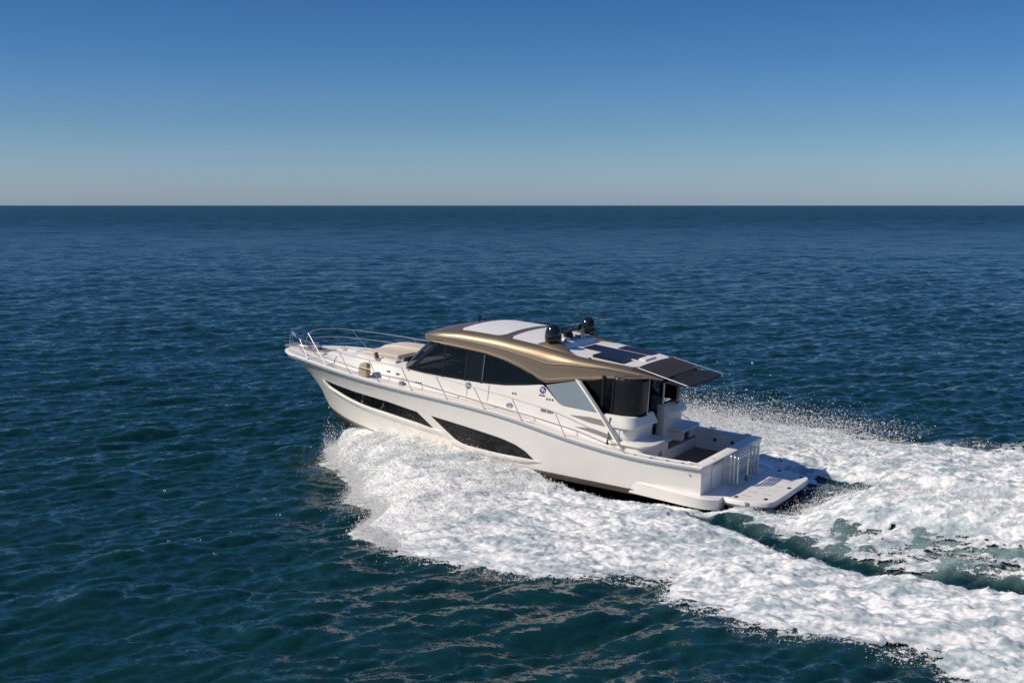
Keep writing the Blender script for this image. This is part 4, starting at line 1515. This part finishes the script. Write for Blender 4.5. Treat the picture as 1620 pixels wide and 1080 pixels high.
def sea_mat():
    m = bpy.data.materials.new('sea_water')
    m.use_nodes = True
    nt = m.node_tree
    N, Lk = nt.nodes, nt.links
    b = N['Principled BSDF']
    b.inputs['Roughness'].default_value = 0.09
    b.inputs['IOR'].default_value = 1.333
    at = N.new('ShaderNodeAttribute')
    at.attribute_name = 'aeration'
    rip = N.new('ShaderNodeAttribute')
    rip.attribute_name = 'ripple'
    rr = N.new('ShaderNodeMapRange')
    rr.inputs['To Min'].default_value = .10
    rr.inputs['To Max'].default_value = .34
    Lk.new(rip.outputs['Fac'], rr.inputs['Value'])
    Lk.new(rr.outputs[0], b.inputs['Roughness'])
    geo = N.new('ShaderNodeNewGeometry')
    big = N.new('ShaderNodeTexNoise')
    big.inputs['Scale'].default_value = .03
    big.inputs['Detail'].default_value = 3
    Lk.new(geo.outputs['Position'], big.inputs['Vector'])
    r0 = N.new('ShaderNodeValToRGB')
    r0.color_ramp.elements[0].color = (0.0030, 0.0260, 0.0270, 1)
    r0.color_ramp.elements[1].color = (0.0042, 0.0340, 0.0360, 1)
    Lk.new(big.outputs['Fac'], r0.inputs['Fac'])
    mx = N.new('ShaderNodeMixRGB')
    mx.inputs[2].default_value = (0.27, 0.39, 0.37, 1)
    an = N.new('ShaderNodeTexNoise')
    an.inputs['Scale'].default_value = 1.1
    an.inputs['Detail'].default_value = 5
    Lk.new(geo.outputs['Position'], an.inputs['Vector'])
    mm = N.new('ShaderNodeMath')
    mm.operation = 'MULTIPLY'
    Lk.new(at.outputs['Fac'], mm.inputs[0])
    Lk.new(an.outputs['Fac'], mm.inputs[1])
    Lk.new(mm.outputs[0], mx.inputs[0])
    Lk.new(r0.outputs[0], mx.inputs[1])
    Lk.new(mx.outputs[0], b.inputs['Base Color'])
    # wind ripples too fine for the mesh tilt the normal
    acc = None
    for scale, k, det, stretch in ((3.2, 1.2, 5, .6), (11.0, .7, 3, .7), (.16, .16, 3, .5)):
        mp = N.new('ShaderNodeMapping')
        mp.inputs['Rotation'].default_value = (0, 0, math.radians(-26))
        mp.inputs['Scale'].default_value = (stretch, 1, 1)
        Lk.new(geo.outputs['Position'], mp.inputs[0])
        t = N.new('ShaderNodeTexNoise')
        t.inputs['Scale'].default_value = scale
        t.inputs['Detail'].default_value = det
        t.inputs['Roughness'].default_value = .70
        Lk.new(mp.outputs[0], t.inputs['Vector'])
        sub = N.new('ShaderNodeVectorMath')
        sub.operation = 'SUBTRACT'
        sub.inputs[1].default_value = (.5, .5, .5)
        Lk.new(t.outputs['Color'], sub.inputs[0])
        sc = N.new('ShaderNodeVectorMath')
        sc.operation = 'MULTIPLY'
        sc.inputs[1].default_value = (k * .7, k * 1.25, 0)
        Lk.new(sub.outputs[0], sc.inputs[0])
        if acc is None:
            acc = sc
        else:
            ad = N.new('ShaderNodeVectorMath')
            ad.operation = 'ADD'
            Lk.new(acc.outputs[0], ad.inputs[0])
            Lk.new(sc.outputs[0], ad.inputs[1])
            acc = ad
    ad = N.new('ShaderNodeVectorMath')
    ad.operation = 'ADD'
    Lk.new(geo.outputs['Normal'], ad.inputs[0])
    Lk.new(acc.outputs[0], ad.inputs[1])
    nm = N.new('ShaderNodeVectorMath')
    nm.operation = 'NORMALIZE'
    Lk.new(ad.outputs[0], nm.inputs[0])
    Lk.new(nm.outputs[0], b.inputs['Normal'])
    return m
sea_me.materials.append(sea_mat())
sea = bpy.data.objects.new('sea_water', sea_me)
COL.objects.link(sea)
tag(sea, 'deep blue open sea ruffled by small wind waves out to the horizon', 'sea', kind='structure')

# ------------------------------------------------------------------ foam
def foam_mat(name, c0, c1):
    m = bpy.data.materials.new(name)
    m.use_nodes = True
    nt = m.node_tree
    b = nt.nodes['Principled BSDF']
    geo = nt.nodes.new('ShaderNodeNewGeometry')
    n = nt.nodes.new('ShaderNodeTexNoise')
    n.inputs['Scale'].default_value = 1.0
    n.inputs['Detail'].default_value = 6
    n.inputs['Roughness'].default_value = .6
    n.inputs['Distortion'].default_value = .6
    mp = nt.nodes.new('ShaderNodeMapping')
    mp.inputs['Rotation'].default_value = (0, 0, math.radians(30))
    mp.inputs['Scale'].default_value = (.75, 1.9, 1.2)
    nt.links.new(geo.outputs['Position'], mp.inputs[0])
    nt.links.new(mp.outputs[0], n.inputs['Vector'])
    r = nt.nodes.new('ShaderNodeValToRGB')
    r.color_ramp.elements[0].position = .38
    r.color_ramp.elements[1].position = .54
    r.color_ramp.elements[0].color = (*c0, 1)
    r.color_ramp.elements[1].color = (*c1, 1)
    nt.links.new(n.outputs['Fac'], r.inputs['Fac'])
    at = nt.nodes.new('ShaderNodeAttribute')
    at.attribute_name = 'thin'
    mx = nt.nodes.new('ShaderNodeMixRGB')
    mx.inputs[2].default_value = (.25, .325, .35, 1)
    nt.links.new(at.outputs['Fac'], mx.inputs[0])
    nt.links.new(r.outputs[0], mx.inputs[1])
    nt.links.new(mx.outputs[0], b.inputs['Base Color'])
    b.inputs['Roughness'].default_value = .55
    b.inputs['Specular IOR Level'].default_value = .2
    b.subsurface_method = 'BURLEY'
    b.inputs['Subsurface Weight'].default_value = .6
    b.inputs['Subsurface Radius'].default_value = (.7, .9, 1.0)
    b.inputs['Subsurface Scale'].default_value = .09
    n2 = nt.nodes.new('ShaderNodeTexNoise')
    n2.inputs['Scale'].default_value = 16
    n2.inputs['Detail'].default_value = 4
    nt.links.new(geo.outputs['Position'], n2.inputs['Vector'])
    bp = nt.nodes.new('ShaderNodeBump')
    bp.inputs['Strength'].default_value = .22
    bp.inputs['Distance'].default_value = .04
    nt.links.new(n2.outputs['Fac'], bp.inputs['Height'])
    nt.links.new(bp.outputs[0], b.inputs['Normal'])
    return m
M['foam'] = foam_mat('sea_foam', (.34, .41, .425), (.77, .765, .745))
def drop_mat():
    m = bpy.data.materials.new('spray_water')
    m.use_nodes = True
    nt = m.node_tree
    nt.nodes.clear()
    o = nt.nodes.new('ShaderNodeOutputMaterial')
    a = nt.nodes.new('ShaderNodeBsdfDiffuse')
    a.inputs[0].default_value = (.95, .95, .94, 1)
    b = nt.nodes.new('ShaderNodeBsdfTranslucent')
    b.inputs[0].default_value = (.95, .95, .94, 1)
    x = nt.nodes.new('ShaderNodeMixShader')
    x.inputs[0].default_value = .45
    nt.links.new(a.outputs[0], x.inputs[1])
    nt.links.new(b.outputs[0], x.inputs[2])
    nt.links.new(x.outputs[0], o.inputs[0])
    return m
M['drop'] = drop_mat()
STEP = .034
sg = np.arange(-12.5, 14.2, STEP)
pg = np.arange(-14.6, 13.6, STEP)
SG, PG = np.meshgrid(sg, pg, indexing='ij')
def foam_surface(s, p):
    a, b, c, d, wob, lacy = wake(s, p)
    pf_ = billow(s * 1.0, p * 1.3, 5, 41, .46)
    pf2 = billow(s * 3.6, p * 4.2, 4, 61, .6)
    rough = np.interp(s, [-12, 3, 7, 12], [.155, .16, .13, .09]) * np.clip(.25 + b * 3, 0, 1)
    pf0_ = fbm(s * .5, p * .7, 3, 51)
    z = a + b + rough * (pf_ * 1.4 - .35) + .30 * rough * (pf0_ - .5) * 4 + np.interp(s, [2, 6], [.115, .07]) * (pf2 - .3)
    holes = fbm(s * 1.7 + .3 * wob, p * 2.6, 5, 81, .62)
    sv, pv = s * .94 + p * .34, p * .94 - s * .34
    vein = np.abs(2 * fbm(sv * .9 + .3 * wob, pv * 4.4 + .3 * wob, 5, 131, .62) - 1)
    vein = np.minimum(vein, 1.5 * np.abs(2 * fbm(sv * 1.7, pv * 6.0, 4, 171, .62) - 1) + .04)
    T = (1 - lacy) * (holes - .18) * 1.1 + lacy * (.10 + 1.9 * vein)
    fleck = fbm(sv * 4.2, pv * 7.5, 3, 211, .6)
    keep = c * 1.02 - T
    thin = np.clip((fleck - .50) * 5.0, 0, 1) * sst(7, 2, s) * .75 + np.clip(.45 - keep, 0, 1) * .6
    return z, keep, a, b, c, thin
ZG, KG, WG, BG, CG, TG = foam_surface(SG, PG)
XW, YW = to_xy(SG, PG)
# keep clear of the hull's inside
inhull = (SG > .0) & (SG < 13) & (np.abs(PG) < np.interp(SG, HULLH[:, 0], HULLH[:, 1]) * np.interp(SG, [0, 8, 12, 13], [.9, .8, .45, .2]))
ok = (KG > 0.0) & ~inhull & (np.abs(XW) < .43 * YW + 2)
edge = np.clip(KG / .38, 0, 1)
WV = np.zeros_like(ZG)
WV[ok] = waves(XW[ok], YW[ok], np.full(int(ok.sum()), .06))[0] * (1 - .65 * np.clip(CG[ok], 0, 1))
base = WG + BG * .95
ZG = np.where(ok, base + (ZG - base) * (.05 + .95 * edge) + WV + .012, ZG)
fcell = ok[:-1, :-1] & ok[:-1, 1:] & ok[1:, 1:] & ok[1:, :-1]
idx = np.arange(SG.size).reshape(SG.shape)
Fq = np.stack([idx[:-1, :-1], idx[:-1, 1:], idx[1:, 1:], idx[1:, :-1]], 2)[fcell]
used = np.unique(Fq)
remap = np.full(SG.size, -1)
remap[used] = np.arange(len(used))
jx = (vnoise(SG * 14, PG * 14, 3) - .5) * .04
V = np.stack([XW + jx, YW + jx[::-1, ::-1], ZG], 2).reshape(-1, 3)[used]
foam_me = np_mesh('wake_foam', V, remap[Fq], {'thin': np.clip(TG, 0, 1).ravel()[used]})
foam_me.materials.append(M['foam'])
foam = bpy.data.objects.new('wake_foam', foam_me)
COL.objects.link(foam)
tag(foam, 'churning white wake foam spreading from both sides of the yacht and behind it', 'foam', kind='stuff')

# ------------------------------------------------------------------ spray droplets
def droplets(name, P, R, label, material):
    n = len(P)
    base = np.array([[1, 1, 1], [-1, -1, 1], [-1, 1, -1], [1, -1, -1]], float) / 1.3
    rv = rng.normal(size=(n, 3))
    rv /= np.linalg.norm(rv, axis=1, keepdims=True)
    ref = np.where(np.abs(rv[:, :1]) < .8, np.array([[1., 0, 0]]), np.array([[0., 1, 0]]))
    e1 = np.cross(rv, ref)
    e1 /= np.linalg.norm(e1, axis=1, keepdims=True)
    e2 = np.cross(rv, e1)
    st = rng.uniform(.7, 1.5, (n, 1))
    V = P[:, None, :] + R[:, None, None] * (base[None, :, :1] * e1[:, None, :] * st[:, None] + base[None, :, 1:2] * e2[:, None, :] + base[None, :, 2:] * rv[:, None, :])
    F = np.array([[0, 1, 2], [0, 3, 1], [0, 2, 3], [1, 3, 2]])
    Fa = (np.arange(n) * 4)[:, None, None] + F[None]
    me = np_mesh(name, V.reshape(-1, 3), Fa.reshape(-1, 3))
    me.materials.append(material)
    ob = bpy.data.objects.new(name, me)
    COL.objects.link(ob)
    return tag(ob, label, 'spray', kind='stuff')
def hull_y(s):
    return np.interp(s, HULLH[:, 0], HULLH[:, 1])
PP, RR = [], []
def add(s, p, z, r):
    x, y = to_xy(s, p)
    PP.append(np.stack([x, y, z], 1))
    RR.append(r)
# over the breaking sheets beside the bow, both sides
for sd, n in ((1, 26000), (-1, 36000)):
    s = rng.uniform(3.5, 13.7, n)
    t = rng.beta(1.1, 1.6, n) * 1.12
    SO_, PO_ = (SO, PO) if sd > 0 else (SOS, POS)
    I, O = np.interp(s, SI, PI_), np.interp(s, SO_, PO_)
    p = sd * (I + (O - I) * t)
    zf, kf, wa, bs, cf, tf_ = foam_surface(s, p)
    up = rng.exponential(1, n) * (np.interp(s, [3, 7, 11, 13.7], [.03, .07, .12, .20]) if sd > 0 else .30) * (1.1 - .6 * np.clip(t, 0, 1))
    z = np.maximum(zf * (cf > .2), bs * .8) + up
    add(s, p, z, np.exp(rng.normal(math.log(.0095), .4, n)))
# ragged leading fringe thrown outward
for sd, n in ((1, 24000), (-1, 20000)):
    s = rng.uniform(4.5, 13.1, n)
    O = np.interp(s, SO if sd > 0 else SOS, PO if sd > 0 else POS)
    jet = fbm(s * 1.7, s * 0 + 3.1 * sd, 3, 47)
    out_ = rng.exponential(1, n) * (.13 + .8 * np.clip(jet - .38, 0, 1) * 1.6) * np.interp(s, [4, 7, 12], [.6, .9, 1.1])
    out_ *= np.interp(s, [9, 12, 13.1], [1, .7, .35])
    p = sd * (O + .02 * sst(13, 11.5, s) + out_ * 1.0 + rng.uniform(-.45, .2, n))
    z = .03 + rng.exponential(1, n) * np.interp(s, [4, 9, 12, 14], [.06, .14, .30, .30]) * (1 / (1 + out_))
    s = s - out_ * .25
    add(s, p, z, np.exp(rng.normal(math.log(.0062), .45, n)))
# fuzz on the whole foam surface and along its torn edges
n = 36000
wgt = np.where(KG[ok] < .22, 1.0, .03)
pick = np.searchsorted(np.cumsum(wgt) / wgt.sum(), rng.random(n))
si = SG[ok][pick] + rng.normal(0, .03, n)
pi_ = PG[ok][pick] + rng.normal(0, .03, n)
ki = KG[ok][pick]
zi = ZG[ok][pick] + np.abs(rng.normal(0, .02, n)) + rng.exponential(.012, n)
add(si, pi_, zi, np.exp(rng.normal(math.log(.007), .4, n)))
# tall starboard spray seen beyond the cockpit
n = 42000
s = 9.5 - 13 * rng.beta(1.15, 1.9, n)
p = -(rng.beta(2, 1.4, n) * 8.6 + 3.2)
z = .25 + rng.exponential(1, n) * np.interp(s, [-7, -3, 1, 6], [.04, .10, .22, .28])
add(s, p, z, np.exp(rng.normal(math.log(.0085), .5, n)))
# crest of the prop wash
n = 9000
s = -2.2 - rng.beta(1.2, 1.6, n) * 10
rp = np.interp(s, [-16, -8, -3], [3.0, 1.9, 1.5])
p = rp + rng.normal(0, .55, n)
z = wake(s, p)[0] + rng.exponential(.10, n) + .05
add(s, p, z, np.exp(rng.normal(math.log(.007), .4, n)))
P = np.concatenate(PP)
R = np.concatenate(RR)
# none inside the hull
s, p = to_sp(P[:, 0], P[:, 1])
flare = np.interp(P[:, 2], [0, .5, 1.6], [.80, .93, 1.0])
bad = (s > -.2) & (s < 14.5) & (np.abs(p) < hull_y(np.clip(s + np.interp(P[:, 2], [0, 1.5], [1.9, 1.0]), 0, LB)) * flare)
P, R = P[~bad], R[~bad]
droplets('sea_spray', P, R, 'fine white spray droplets thrown up around the bow and over the wake', M['drop'])
